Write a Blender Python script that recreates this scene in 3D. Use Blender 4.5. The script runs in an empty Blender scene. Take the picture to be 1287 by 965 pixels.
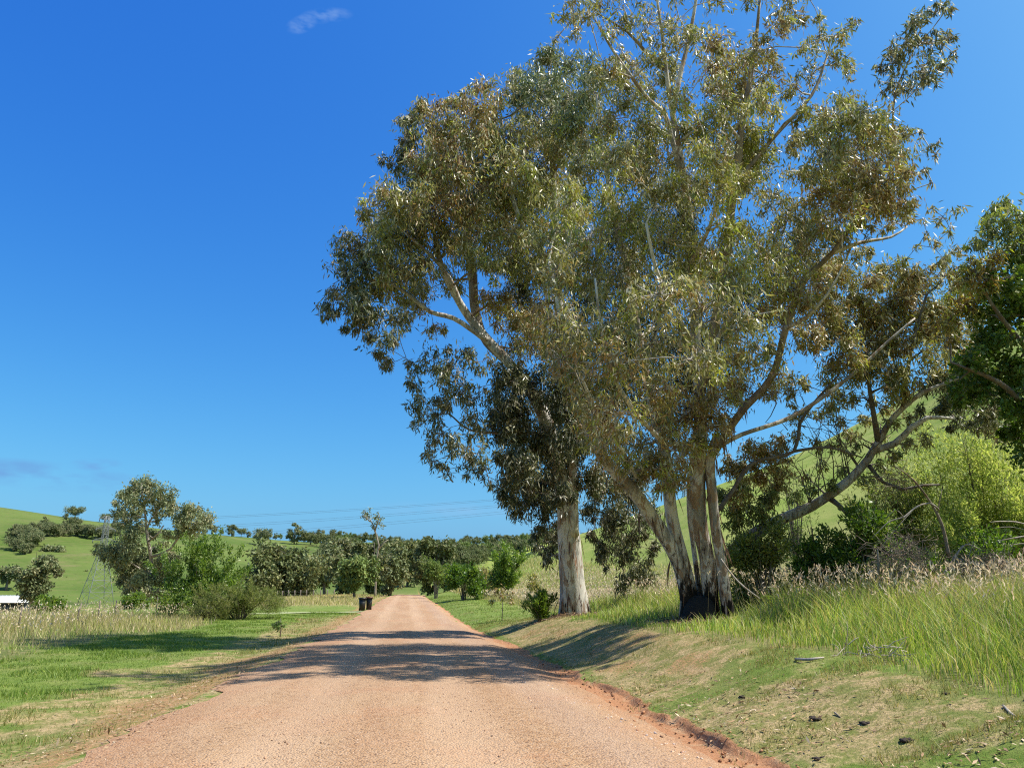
import bpy, math, random
import numpy as np
from mathutils import Vector

S = bpy.context.scene
COL = S.collection
# ------------------------------------------------------------------ camera, sky, sun, exposure
# world: the road runs along +Y, its centre line is x = 0; the camera looks 7.6 degrees to the right of it
TH = math.radians(7.6); CT, ST = math.cos(TH), math.sin(TH)
PITCH = math.atan(262.5 / 965.0); CP, SP = math.cos(PITCH), math.sin(PITCH)
CAM = np.array([0.12, 0.0, 1.6])
F = 965.0; CX, CY = 643.5, 482.5
cam_d = bpy.data.cameras.new('camera'); cam = bpy.data.objects.new('camera', cam_d); COL.objects.link(cam)
cam.location = CAM.tolist(); cam.rotation_euler = (math.pi / 2 + PITCH, 0, -TH)
cam_d.sensor_width = 36; cam_d.lens = 36 * F / 1287.0; cam_d.clip_end = 6000; cam_d.clip_start = 0.05
S.camera = cam

SUN_EL, SUN_FRONT = math.radians(56), math.radians(-8)
_sc = (math.cos(SUN_EL) * math.cos(SUN_FRONT), math.cos(SUN_EL) * math.sin(SUN_FRONT))   # camera frame: right, forward
SUN = Vector((_sc[0] * CT + _sc[1] * ST, -_sc[0] * ST + _sc[1] * CT, math.sin(SUN_EL)))
sun_d = bpy.data.lights.new('sun', 'SUN'); sun_d.energy = 4.6; sun_d.angle = math.radians(0.53); sun_d.color = (1.0, 0.95, 0.86)
sun_o = bpy.data.objects.new('sun', sun_d); COL.objects.link(sun_o)
sun_o.rotation_euler = SUN.to_track_quat('Z', 'Y').to_euler(); sun_o.location = (30, 20, 60)

S.view_settings.view_transform = 'Standard'; S.view_settings.look = 'None'
S.view_settings.exposure = 0.75; S.view_settings.gamma = 1.0
S.render.engine = 'CYCLES'
S.cycles.use_denoising = False; S.cycles.filter_width = 1.15; S.cycles.max_bounces = 6; S.cycles.transparent_max_bounces = 4

W = bpy.data.worlds.new('World'); S.world = W; W.use_nodes = True
SKY_STRENGTH = 0.115


def ray(px, py):
    h = (px - CX) / F; v = (CY - py) / F
    yc = CP - v * SP
    return np.array([h * CT + yc * ST, -h * ST + yc * CT, SP + v * CP])


def P(px, py, t):
    return CAM + ray(px, py) * t


def world_nodes():
    nt = W.node_tree; N = nt.nodes; L = nt.links
    N.clear()
    out = N.new('ShaderNodeOutputWorld'); bg = N.new('ShaderNodeBackground')
    sky = N.new('ShaderNodeTexSky'); sky.sky_type = 'NISHITA'; sky.sun_disc = False
    sky.sun_elevation = SUN_EL; sky.sun_rotation = math.atan2(SUN.x, SUN.y)
    sky.altitude = 300; sky.air_density = 1.0; sky.dust_density = 3.0; sky.ozone_density = 3.2
    tc = N.new('ShaderNodeTexCoord')

    def math_(op, a, b=None):
        m = N.new('ShaderNodeMath'); m.operation = op
        for i, x in enumerate((a, b)):
            if x is None: continue
            if isinstance(x, (int, float)): m.inputs[i].default_value = x
            else: L.new(x, m.inputs[i])
        return m.outputs[0]

    # deeper, clearer blue: one tone curve per channel over the whole sky
    sp = N.new('ShaderNodeSeparateColor'); cb = N.new('ShaderNodeCombineColor'); L.new(sky.outputs[0], sp.inputs[0])
    for i, (g, k) in enumerate(((1.9, .78), (1.26, .91), (.48, .955))):
        x = math_('MINIMUM', math_('MULTIPLY', sp.outputs[i], 0.115 * 1.68), 1.25)
        L.new(math_('MULTIPLY', math_('POWER', x, g), k / (0.115 * 1.68)), cb.inputs[i])
    col = cb.outputs[0]

    def dot(v):
        d = N.new('ShaderNodeVectorMath'); d.operation = 'DOT_PRODUCT'
        L.new(tc.outputs['Generated'], d.inputs[0]); d.inputs[1].default_value = tuple(v)
        return d.outputs['Value']
    # two small clouds: a wisp high up, a soft mauve streak near the horizon
    for (px, py, wa, wb, tilt, scale, amt, c) in ((410, 20, 0.032, 0.009, 0.25, 55, 0.26, (2.6, 3.6, 5.0, 1)), (379, 31, 0.02, 0.010, 0.5, 60, 0.26, (2.6, 3.6, 5.0, 1)),
                                                  (55, 597, 0.115, 0.017, -0.03, 15, 0.8, (.82, 1.55, 3.5, 1)),
                                                  (120, 583, 0.03, 0.008, 0.1, 30, 0.6, (.9, 1.6, 3.6, 1)),
                                                  (575, 640, 0.16, 0.012, 0.0, 14, 0.25, (2.0, 3.0, 4.6, 1))):
        d = ray(px, py); d = d / np.linalg.norm(d)
        r = np.cross(d, [0, 0, 1]); r /= np.linalg.norm(r); u = np.cross(r, d)
        r2 = r * math.cos(tilt) + u * math.sin(tilt); u2 = -r * math.sin(tilt) + u * math.cos(tilt)
        a = math_('DIVIDE', dot(r2), wa); b = math_('DIVIDE', dot(u2), wb)
        q = math_('ADD', math_('MULTIPLY', a, a), math_('MULTIPLY', b, b))
        m = math_('MAXIMUM', math_('SUBTRACT', 1.0, q), 0.0)
        m = math_('MULTIPLY', m, math_('GREATER_THAN', dot(d), 0.5))
        no = N.new('ShaderNodeTexNoise'); no.inputs['Scale'].default_value = scale; no.inputs['Detail'].default_value = 5
        mp = N.new('ShaderNodeMapping'); mp.inputs['Scale'].default_value = (1, 1, 3); L.new(tc.outputs['Generated'], mp.inputs[0])
        L.new(mp.outputs[0], no.inputs['Vector'])
        k = math_('MULTIPLY', math_('MAXIMUM', math_('SUBTRACT', no.outputs['Fac'], 0.36), 0.0), 3.2)
        k = math_('MINIMUM', math_('MULTIPLY', math_('MULTIPLY', m, k), amt), 0.8)
        mx = N.new('ShaderNodeMix'); mx.data_type = 'RGBA'
        L.new(k, mx.inputs['Factor']); L.new(col, mx.inputs['A']); mx.inputs['B'].default_value = c
        col = mx.outputs['Result']
    L.new(col, bg.inputs['Color']); bg.inputs['Strength'].default_value = SKY_STRENGTH
    L.new(bg.outputs[0], out.inputs[0])


world_nodes()

# ------------------------------------------------------------------ helpers
rng = np.random.default_rng(7)


def smooth(a, b, x):
    t = np.clip((x - a) / (b - a), 0, 1)
    return t * t * (3 - 2 * t)


def vnoise(x, y, seed=0):
    x = np.asarray(x, float); y = np.asarray(y, float)
    xi = np.floor(x).astype(np.int64); yi = np.floor(y).astype(np.int64)
    fx = x - xi; fy = y - yi
    fx = fx * fx * (3 - 2 * fx); fy = fy * fy * (3 - 2 * fy)

    def hsh(a, b):
        n = (a * 374761393 + b * 668265263 + seed * 974711) & 0xffffffff
        n = ((n ^ (n >> 13)) * 1274126177) & 0xffffffff
        return ((n ^ (n >> 16)) & 0xffff) / 65535.0
    return (hsh(xi, yi) * (1 - fx) + hsh(xi + 1, yi) * fx) * (1 - fy) + (hsh(xi, yi + 1) * (1 - fx) + hsh(xi + 1, yi + 1) * fx) * fy


def fbm(x, y, seed=0, o=3):
    s = 0; a = .5; tot = 0
    for i in range(o):
        s = s + a * vnoise(np.asarray(x) * 2 ** i, np.asarray(y) * 2 ** i, seed + i); tot += a; a *= .5
    return s / tot


def mesh(name, verts, faces, mat, attrs=None, smooth_shade=False):
    """faces: (n,3) or (n,4) array, or a list of such arrays"""
    me = bpy.data.meshes.new(name)
    verts = np.asarray(verts, np.float32).reshape(-1, 3)
    if isinstance(faces, np.ndarray): faces = [faces]
    faces = [np.asarray(f, np.int32) for f in faces if len(f)]
    lt = np.concatenate([np.full(len(f), f.shape[1], np.int32) for f in faces])
    li = np.concatenate([f.ravel() for f in faces])
    ls = np.concatenate([[0], np.cumsum(lt)[:-1]]).astype(np.int32)
    me.vertices.add(len(verts)); me.vertices.foreach_set('co', verts.ravel())
    me.loops.add(len(li)); me.loops.foreach_set('vertex_index', li)
    me.polygons.add(len(lt)); me.polygons.foreach_set('loop_start', ls); me.polygons.foreach_set('loop_total', lt)
    for k, v in (attrs or {}).items():
        v = np.asarray(v, np.float32)
        if v.ndim == 1:
            at = me.attributes.new(k, 'FLOAT', 'POINT'); at.data.foreach_set('value', v)
        else:
            if v.shape[1] == 3: v = np.concatenate([v, np.ones((len(v), 1), np.float32)], 1)
            at = me.attributes.new(k, 'FLOAT_COLOR', 'POINT'); at.data.foreach_set('color', v.ravel())
    me.update(calc_edges=True)
    if smooth_shade: me.polygons.foreach_set('use_smooth', np.ones(len(lt), bool))
    if mat: me.materials.append(mat)
    return me


def link(name, me, parent=None, kind=None):
    o = bpy.data.objects.new(name, me); COL.objects.link(o)
    if parent is not None: o.parent = parent
    if kind: o['kind'] = kind
    return o


def tag(o, label=None, cat=None, group=None):
    if label: o['label'] = label
    if cat: o['category'] = cat
    if group: o['group'] = group
    return o


def empty(name, loc, label, cat, group=None, rz=0):
    o = bpy.data.objects.new(name, None); COL.objects.link(o); o.location = [float(a) for a in loc]; o.rotation_euler = (0, 0, rz)
    return tag(o, label, cat, group)


def copy_tree(o, parent=None):
    c = o.copy(); COL.objects.link(c); c.parent = parent
    for ch in list(o.children): copy_tree(ch, c)
    return c


class MB:
    """collects quads / tris of one mesh"""
    def __init__(s): s.v = []; s.q = []; s.t = []; s.n = 0; s.a = []

    def add(s, v, q=None, t=None, a=None):
        v = np.asarray(v, float).reshape(-1, 3)
        s.v.append(v)
        if q is not None and len(q): s.q.append(np.asarray(q) + s.n)
        if t is not None and len(t): s.t.append(np.asarray(t) + s.n)
        s.a.append(np.zeros(len(v)) if a is None else np.asarray(a, float))
        s.n += len(v)

    def build(s, name, mat, org=(0, 0, 0), sm=True):
        v = np.concatenate(s.v) - np.asarray(org)
        fs = []
        if s.q: fs.append(np.concatenate(s.q))
        if s.t: fs.append(np.concatenate(s.t))
        return mesh(name, v, fs, mat, {'along': np.concatenate(s.a)}, sm)


def resample(pts, rad, step):
    pts = np.asarray(pts, float); rad = np.asarray(rad, float)
    if len(pts) < 2: return pts, rad
    ext = np.concatenate([[2 * pts[0] - pts[1]], pts, [2 * pts[-1] - pts[-2]]])
    out = []; ro = []
    for i in range(len(pts) - 1):
        p0, p1, p2, p3 = ext[i:i + 4]
        n = max(1, int(np.linalg.norm(p2 - p1) / step))
        for k in range(n):
            t = k / n
            out.append(.5 * ((2 * p1) + (-p0 + p2) * t + (2 * p0 - 5 * p1 + 4 * p2 - p3) * t * t + (-p0 + 3 * p1 - 3 * p2 + p3) * t ** 3))
            ro.append(rad[i] * (1 - t) + rad[i + 1] * t)
    out.append(pts[-1]); ro.append(rad[-1])
    return np.array(out), np.array(ro)


def tube(mb, pts, rad, sides=8, lump=0.0, seed=0, cap=True):
    pts = np.asarray(pts, float); rad = np.asarray(rad, float); n = len(pts)
    tg = np.gradient(pts, axis=0); tg /= np.linalg.norm(tg, axis=1)[:, None] + 1e-9
    ref = np.array([1., 0, 0]) if abs(tg[0][0]) < .8 else np.array([0, 1., 0])
    a = ref - tg[0] * ref.dot(tg[0]); a /= np.linalg.norm(a)
    vs = []
    ang = np.linspace(0, 2 * np.pi, sides, endpoint=False)
    al = 0
    for i in range(n):
        a = a - tg[i] * a.dot(tg[i]); a /= np.linalg.norm(a) + 1e-9
        b = np.cross(tg[i], a)
        if i: al += np.linalg.norm(pts[i] - pts[i - 1])
        r = rad[i]
        if lump:
            k = al / (rad[0] * 2.0 + .01)
            r = r * (1 + lump * (np.sin(ang * 3 + seed + k * .7) * .5 + np.sin(ang * 5 - seed * 2 + k * 1.3) * .35 + np.sin(ang * 2 + k * 2.1 + seed) * .5))
        else: r = np.full(sides, r)
        vs.append(pts[i] + np.cos(ang)[:, None] * a * r[:, None] + np.sin(ang)[:, None] * b * r[:, None])
    idx = np.arange(n * sides).reshape(n, sides)
    q = np.stack([idx[:-1], np.roll(idx, -1, 1)[:-1], np.roll(idx, -1, 1)[1:], idx[1:]], -1).reshape(-1, 4)
    v = np.concatenate(vs)
    t = None
    if cap and sides >= 5:
        v = np.concatenate([v, [pts[0]], [pts[-1]]]); c0, c1 = n * sides, n * sides + 1
        k = np.arange(sides); k2 = (k + 1) % sides
        t = np.concatenate([np.stack([np.full(sides, c0), k2, k], 1), np.stack([np.full(sides, c1), idx[-1][k], idx[-1][k2]], 1)])
    mb.add(v, q, t)


def box(mb, c, size, rz=0, taper=1.0, ax=None):
    sx, sy, sz = [s / 2 for s in size]
    v = np.array([[x * sx * (taper if z < 0 else 1), y * sy * (taper if z < 0 else 1), z * sz] for z in (-1, 1) for x, y in ((-1, -1), (1, -1), (1, 1), (-1, 1))])
    cs, sn = math.cos(rz), math.sin(rz)
    v = np.stack([v[:, 0] * cs - v[:, 1] * sn, v[:, 0] * sn + v[:, 1] * cs, v[:, 2]], 1) + np.asarray(c)
    mb.add(v, [[0, 3, 2, 1], [4, 5, 6, 7], [0, 1, 5, 4], [1, 2, 6, 5], [2, 3, 7, 6], [3, 0, 4, 7]])


# ------------------------------------------------------------------ materials
class NT:
    def __init__(s, name):
        s.mat = bpy.data.materials.new(name); s.mat.use_nodes = True
        s.t = s.mat.node_tree; s.N = s.t.nodes; s.L = s.t.links
        s.b = s.N['Principled BSDF']; s.out = s.N['Material Output']

    def set(s, inp, v):
        if isinstance(v, bpy.types.NodeSocket): s.L.new(v, inp)
        elif isinstance(v, (tuple, list)) and len(v) == 3 and inp.type == 'RGBA': inp.default_value = (*v, 1)
        else: inp.default_value = v

    def p(s, **k):
        for a, v in k.items(): s.set(s.b.inputs[a.replace('_', ' ')], v)
        return s

    def node(s, typ, out=0, props=None, **k):
        n = s.N.new(typ)
        for a, v in (props or {}).items(): setattr(n, a, v)
        for a, v in k.items(): s.set(n.inputs[a.replace('_', ' ')], v)
        return n.outputs[out]

    def pos(s): return s.node('ShaderNodeNewGeometry', 'Position')
    def obj(s): return s.node('ShaderNodeTexCoord', 'Object')
    def attr(s, name, out='Fac'): return s.node('ShaderNodeAttribute', out, {'attribute_name': name})
    def scale(s, v, xyz): return s.node('ShaderNodeMapping', 0, None, Vector=v, Scale=xyz)
    def noise(s, v, sc, det=4, rough=.55, out='Fac', dist=0.0): return s.node('ShaderNodeTexNoise', out, None, Vector=v, Scale=sc, Detail=det, Roughness=rough, Distortion=dist)
    def vor(s, v, sc, out='Distance', feat='F1'): return s.node('ShaderNodeTexVoronoi', out, {'feature': feat}, Vector=v, Scale=sc)

    def m(s, op, a, b=0.0):
        n = s.N.new('ShaderNodeMath'); n.operation = op; n.use_clamp = False
        s.set(n.inputs[0], a); s.set(n.inputs[1], b); return n.outputs[0]

    def ss(s, lo, hi, x):
        n = s.N.new('ShaderNodeMapRange'); n.interpolation_type = 'SMOOTHSTEP'
        s.set(n.inputs['Value'], x); n.inputs['From Min'].default_value = lo; n.inputs['From Max'].default_value = hi
        return n.outputs[0]

    def mix(s, f, a, b, mode='MIX'):
        n = s.N.new('ShaderNodeMix'); n.data_type = 'RGBA'; n.blend_type = mode
        s.set(n.inputs['Factor'], f)
        for key, v in (('A', a), ('B', b)):
            i = [x for x in n.inputs if x.name == key and x.type == 'RGBA'][0]; s.set(i, v)
        return [x for x in n.outputs if x.type == 'RGBA'][0]

    def bump(s, h, strength=.5, dist=.02):
        n = s.N.new('ShaderNodeBump'); n.inputs['Strength'].default_value = strength; n.inputs['Distance'].default_value = dist
        s.L.new(h, n.inputs['Height']); s.L.new(n.outputs[0], s.b.inputs['Normal'])


def leaf_mat(name, rough=.42, trans=.3, spec=.5, tint=(1.25, 1.2, .6)):
    k = NT(name)
    c = k.attr('col', 'Color')
    k.p(Base_Color=c, Roughness=rough, Specular_IOR_Level=spec)
    tr = k.N.new('ShaderNodeBsdfTranslucent')
    k.L.new(k.mix(1.0, c, tint, 'MULTIPLY'), tr.inputs['Color'])
    ms = k.N.new('ShaderNodeMixShader'); ms.inputs[0].default_value = trans
    k.L.new(k.b.outputs[0], ms.inputs[1]); k.L.new(tr.outputs[0], ms.inputs[2]); k.L.new(ms.outputs[0], k.out.inputs[0])
    return k.mat


def plain(name, col, rough=.7, metal=0.0, var=.25, sc=6.0):
    k = NT(name)
    n = k.noise(k.obj(), sc)
    k.p(Base_Color=k.mix(n, tuple(c * (1 - var) for c in col), tuple(min(1, c * (1 + var)) for c in col)), Roughness=rough, Metallic=metal)
    return k.mat


def bark_mat(name, pale, grey, tan, dark, strip=.5, char=0.0, zs=.32, sc=3.0, fw=.34):
    k = NT(name)
    o = k.pos()
    st = k.scale(o, (1, 1, zs))
    n1 = k.noise(st, sc * .9, 5, .6, dist=.6)
    n2 = k.noise(st, sc * 1.7, 4, .6, dist=.4)
    n3 = k.noise(k.scale(o, (1, 1, .12)), sc * 3.2, 5, .65)
    fine = k.noise(k.scale(o, (1, 1, .25)), sc * 14, 4, .7)
    c = k.mix(k.ss(.46, .58, n1), pale, grey)
    c = k.mix(k.m('MULTIPLY', k.ss(.53, .58, n2), .85), c, tan)
    along = k.attr('along')                                    # 1 at the foot of the stem, 0 above the rough bark
    lev = k.m('ADD', n3, k.m('MULTIPLY', along, fw))
    c = k.mix(k.m('MULTIPLY', k.ss(.56 + (1 - strip) * .2, .62 + (1 - strip) * .2, lev), .92), c, dark)
    if char:
        ch = k.m('ADD', k.m('MULTIPLY', along, char * 1.15), k.m('MULTIPLY', k.noise(k.scale(o, (1, 1, .3)), sc * 2.2, 5, .6), .8))
        c = k.mix(k.ss(1.12, 1.2, ch), c, (.012, .010, .009))
    c = k.mix(.35, c, k.mix(fine, (.35, .33, .3), (1, 1, 1)), 'MULTIPLY')
    k.p(Base_Color=c, Roughness=.75, Specular_IOR_Level=.25)
    k.bump(k.m('ADD', k.m('MULTIPLY', n3, .8), k.m('MULTIPLY', fine, .5)), .55, .04)
    return k.mat


M = {}
M['gum'] = leaf_mat('gum_leaf', .40, .29, .5, (1.12, 1.15, .75))
M['gum_far'] = leaf_mat('gum_leaf_dull', .6, .2, .3, (1.1, 1.1, .7))
M['green'] = leaf_mat('green_leaf', .4, .42, .5, (1.3, 1.45, .4))
M['soft'] = leaf_mat('soft_leaf', .6, .5, .3, (1.12, 1.1, .75))
M['grass'] = leaf_mat('grass_blade', .5, .38, .35, (1.2, 1.2, .55))
M['seed'] = leaf_mat('seed_head', .7, .35, .2, (1.05, 1.0, .95))
M['litter'] = leaf_mat('leaf_litter_dry', .7, .1, .3, (1, 1, 1))
M['bark'] = bark_mat('gum_bark', (.68, .63, .56), (.30, .27, .24), (.34, .22, .135), (.075, .045, .03), .62, .95, .32, 3.0, .24)
M['bark_pale'] = bark_mat('pale_gum_bark', (.66, .63, .58), (.43, .41, .38), (.34, .24, .17), (.10, .045, .03), .50, .66, .25, 3.0, .15)
M['bark_lean'] = bark_mat('mottled_leaning_bark', (.62, .59, .54), (.36, .33, .30), (.30, .22, .16), (.075, .05, .035), .85, .35)
M['bark_brown'] = bark_mat('brown_gum_bark', (.33, .27, .215), (.20, .165, .135), (.23, .15, .095), (.07, .045, .03), .3, 0)
M['bark_rough'] = bark_mat('rough_bark', (.20, .175, .15), (.13, .115, .10), (.16, .11, .08), (.05, .035, .025), .4, 0)
M['bark_dead'] = bark_mat('bleached_wood', (.46, .41, .35), (.30, .265, .23), (.30, .235, .17), (.14, .10, .08), .1, 0)
M['steel'] = plain('galvanised_steel', (.20, .215, .215), .5, .3)
M['wire'] = plain('wire_metal', (.10, .11, .13), .5, .3)
M['post'] = plain('weathered_post_wood', (.17, .14, .115), .85)
M['bin'] = plain('bin_dark_plastic', (.014, .015, .016), .45)
M['bin_lid'] = plain('bin_red_lid_plastic', (.10, .018, .016), .45)
M['bin_lid_dark'] = plain('bin_dark_lid_plastic', (.02, .022, .02), .4)
M['rubber'] = plain('tyre_rubber', (.02, .02, .02), .8)
M['roof'] = plain('white_metal_roofing', (.60, .61, .62), .5, .0, .04)
M['shedwall'] = plain('dark_shed_cladding', (.07, .075, .085), .7)
M['clod'] = plain('dark_soil_clod', (.028, .018, .013), .95)

# ------------------------------------------------------------------ the lie of the land
RISE_S = [-80, 0, 42, 50, 60, 78, 110, 165, 200, 260, 2000]
RISE_Z = [0, 0, .03, .10, .25, .50, .80, 1.22, 1.30, 1.2, 1.2]
FAR_PX = [-900, -200, 0, 90, 200, 270, 340, 420, 470, 520, 600, 680, 760, 1000, 1500, 2500]
FAR_E = [.125, .112, .0975, .090, .084, .079, .073, .067, .062, .059, .060, .064, .066, .066, .066, .066]
NEAR_PX = [-900, 540, 600, 640, 680, 760, 850, 1000, 1150, 1290, 1500, 2500]
NEAR_E = [0, 0, .016, .040, .056, .082, .112, .157, .212, .268, .33, .38]
RF, R0F = 480.0, 190.0


def polar(X, Y):
    dx = X - CAM[0]
    xc = dx * CT - Y * ST; yc = dx * ST + Y * CT
    r = np.hypot(xc, yc); az = np.arctan2(xc, yc)
    px = CX + F * 1.0363 * np.tan(np.clip(az, -1.15, 1.15))
    return r, px, az


def hill(E, r, R, r0):
    x = np.clip((r - r0) / (R - r0), 0, 1)
    g = 0.35 * x + 0.65 * (3 * x * x - 2 * x ** 3)
    z = E * R * g
    return np.where(r > R, E * R * (1 - .25 * smooth(R, R + 500, r)), z)


def cut_k(u, s):
    wob = (vnoise(s * .9, 0 * s, 5) - .5) * .30 + (vnoise(s * 3.3, 0 * s, 6) - .5) * .12 + (vnoise(s * 9, 0 * s, 7) - .5) * .06
    return u - wob - .15 * smooth(30, 10, s)


def H(X, Y):
    X = np.asarray(X, float); Y = np.asarray(Y, float)
    r, px, az = polar(X, Y)
    u, s = X, Y
    rise = np.interp(s, RISE_S, RISE_Z) * smooth(-48, -16, u)
    au = np.abs(u)
    z = rise + .07 * (1 - np.clip(au / 3.2, 0, 1) ** 2)
    # right: table drain, little cut, bank
    k = cut_k(u, s)
    near = smooth(46, 26, s)
    z = z - .06 * smooth(2.7, 3.2, k) * (1 - smooth(3.4, 3.9, k))
    cut = .085 * smooth(3.45, 3.54, k) * smooth(22, 13, s) * (.25 + 1.1 * vnoise(s * 1.7, u * 0, 8))
    bank_h = .62 + .12 * smooth(10, 20, s)
    z = z + cut + near * bank_h * smooth(3.5, 6.2, k) + (1 - near) * (.22 * smooth(3.8, 7.5, k) - .12 * smooth(3.1, 3.5, k) * (1 - smooth(3.8, 5, k)))
    z = z + .035 * np.clip(u - 6, 0, 30) * smooth(160, 40, s)
    # left: dip beside the road, lawn, slightly lower paddock and creek flat
    l = -u
    z = z - .20 * smooth(2.9, 4.6, l) * (1 - .45 * smooth(5, 9, l)) * smooth(70, 30, s) - .06 * smooth(3, 3.5, l) * smooth(40, 70, s)
    z = z - 2.4 * smooth(55, 185, r) * smooth(12, 60, l)
    z = z + (fbm(u * .35, s * .35, 11) - .5) * .22 * smooth(3.3, 5.5, au) + (fbm(u * 1.7, s * 1.7, 15) - .5) * .07 * smooth(3.2, 3.8, au)
    # broad undulation and the hills
    und = (fbm(X * .012, Y * .012, 21) - .5)
    rF = RF * (1 + .12 * np.sin(az * 6 + 1)); 
    hf = hill(np.interp(px, FAR_PX, FAR_E), r, rF, R0F) * (1 + .0 * und) + und * 7 * smooth(200, 330, r) * smooth(460, 380, r)
    Rn = np.interp(px, [540, 900, 1300], [230, 150, 140]); R0n = np.interp(px, [540, 760, 900, 1300], [120, 70, 45, 38])
    hn = hill(np.interp(px, NEAR_PX, NEAR_E), r, Rn, R0n)
    z = z + np.maximum(hf, hn)
    return z


def G(px, py):
    """where the sight line through a pixel of the photograph meets the land"""
    d = ray(px, py); t = np.concatenate([np.linspace(3, 60, 600), np.linspace(60.2, 1500, 4000)])
    p = CAM + d[None] * t[:, None]
    below = p[:, 2] < H(p[:, 0], p[:, 1])
    i = int(np.argmax(below)) if below.any() else len(t) - 1
    q = p[i].copy(); q[2] = H(q[0], q[1]); return q, float(t[i])


def T(px, t):
    """the point of the land at depth t under photograph column px"""
    d = ray(px, 745.0); q = CAM + d * t; q[2] = float(H(q[0], q[1])); return q


# cover: where tall grass, lawn, straw and bare soil lie
def cover(u, s):
    r, px, az = polar(u, s)
    n = fbm(u * .45, s * .45, 31); n2 = fbm(u * 1.6, s * 1.6, 37)
    jit = (n - .5) * 2.2
    far = smooth(150, 230, r)
    tall_r = smooth(5.9, 6.5, u + jit * .55 + .5 * smooth(34, 44, s) - 3.0 * smooth(36, 46, s)) * (1 - far) * smooth(3.5, 5.5, s)
    tall_l = smooth(9.9, 11.2, -u + jit) * smooth(9, 16, s) * (1 - smooth(52, 60, s) * (1 - smooth(72, 82, s))) * (1 - far)
    tan_strip = smooth(72, 84, s + jit) * smooth(3.6, 4.2, -u) * (1 - far) * smooth(-1, 2, 165 - s)
    dirt_r = smooth(3.0, 3.25, u) * (1 - smooth(3.50, 3.58 + .16 * n2, cut_k(u, s)))
    bank = smooth(3.4, 4.0, u) * (1 - smooth(5.6, 7.2, u + jit)) * smooth(8, 15, s + jit * 2) * (1 - smooth(33, 42, s))
    dirt_l = smooth(2.9, 3.2, -u) * (1 - smooth(3.9, 5.4, -u + jit * .9 + (n2 - .5) * 1.2))
    dry_l = smooth(2.5, 3.0, -u) * (1 - smooth(5.8, 7.0, -u + jit * 1.1)) * (.6 + .4 * smooth(.35, .6, n2)) * (1 - .75 * smooth(45, 62, s))
    dry_r = smooth(3.3, 3.8, u) * (1 - tall_r) * (.48 + .45 * smooth(.42, .62, n)) * smooth(44, 30, s)
    dirt = np.clip(np.maximum.reduce([dirt_r, dirt_l * .62, bank * (.12 + .45 * smooth(.42, .66, n2))]), 0, 1)
    dry = np.clip(np.maximum.reduce([dry_l, dry_r, bank, tan_strip]), 0, 1)
    tall = np.clip(np.maximum(tall_r, tall_l), 0, 1) * (1 - tan_strip)
    return dirt, dry, tall, far, tan_strip


def axis(dense, step, grow, lim):
    a = [0.0]
    while a[-1] < dense: a.append(a[-1] + step)
    st = step
    while a[-1] < lim: st *= grow; a.append(a[-1] + st)
    return np.array(a)


# ground sheet
ap = axis(4.8, .12, 1.06, 1900); us = np.unique(np.concatenate([-ap[:0:-1], ap, np.arange(3.22, 3.92, .032)]))
sp_ = axis(24, .17, 1.042, 1900); sn_ = -axis(2, .5, 1.25, 500)[:0:-1]
ss_ = np.concatenate([sn_, sp_])
UU, SS = np.meshgrid(us, ss_)
ZZ = H(UU, SS)
ZZ = ZZ - .012 * (np.abs(UU) < 3.0)
nv, nu = UU.shape
idx = np.arange(nv * nu).reshape(nv, nu)
quads = np.stack([idx[:-1, :-1], idx[:-1, 1:], idx[1:, 1:], idx[1:, :-1]], -1).reshape(-1, 4)
dirt, dry, tall, far, tan_ = cover(UU, SS)
rr, pxx, _ = polar(UU, SS)
hillr = smooth(560, 660, pxx) * smooth(45, 90, rr)


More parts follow.
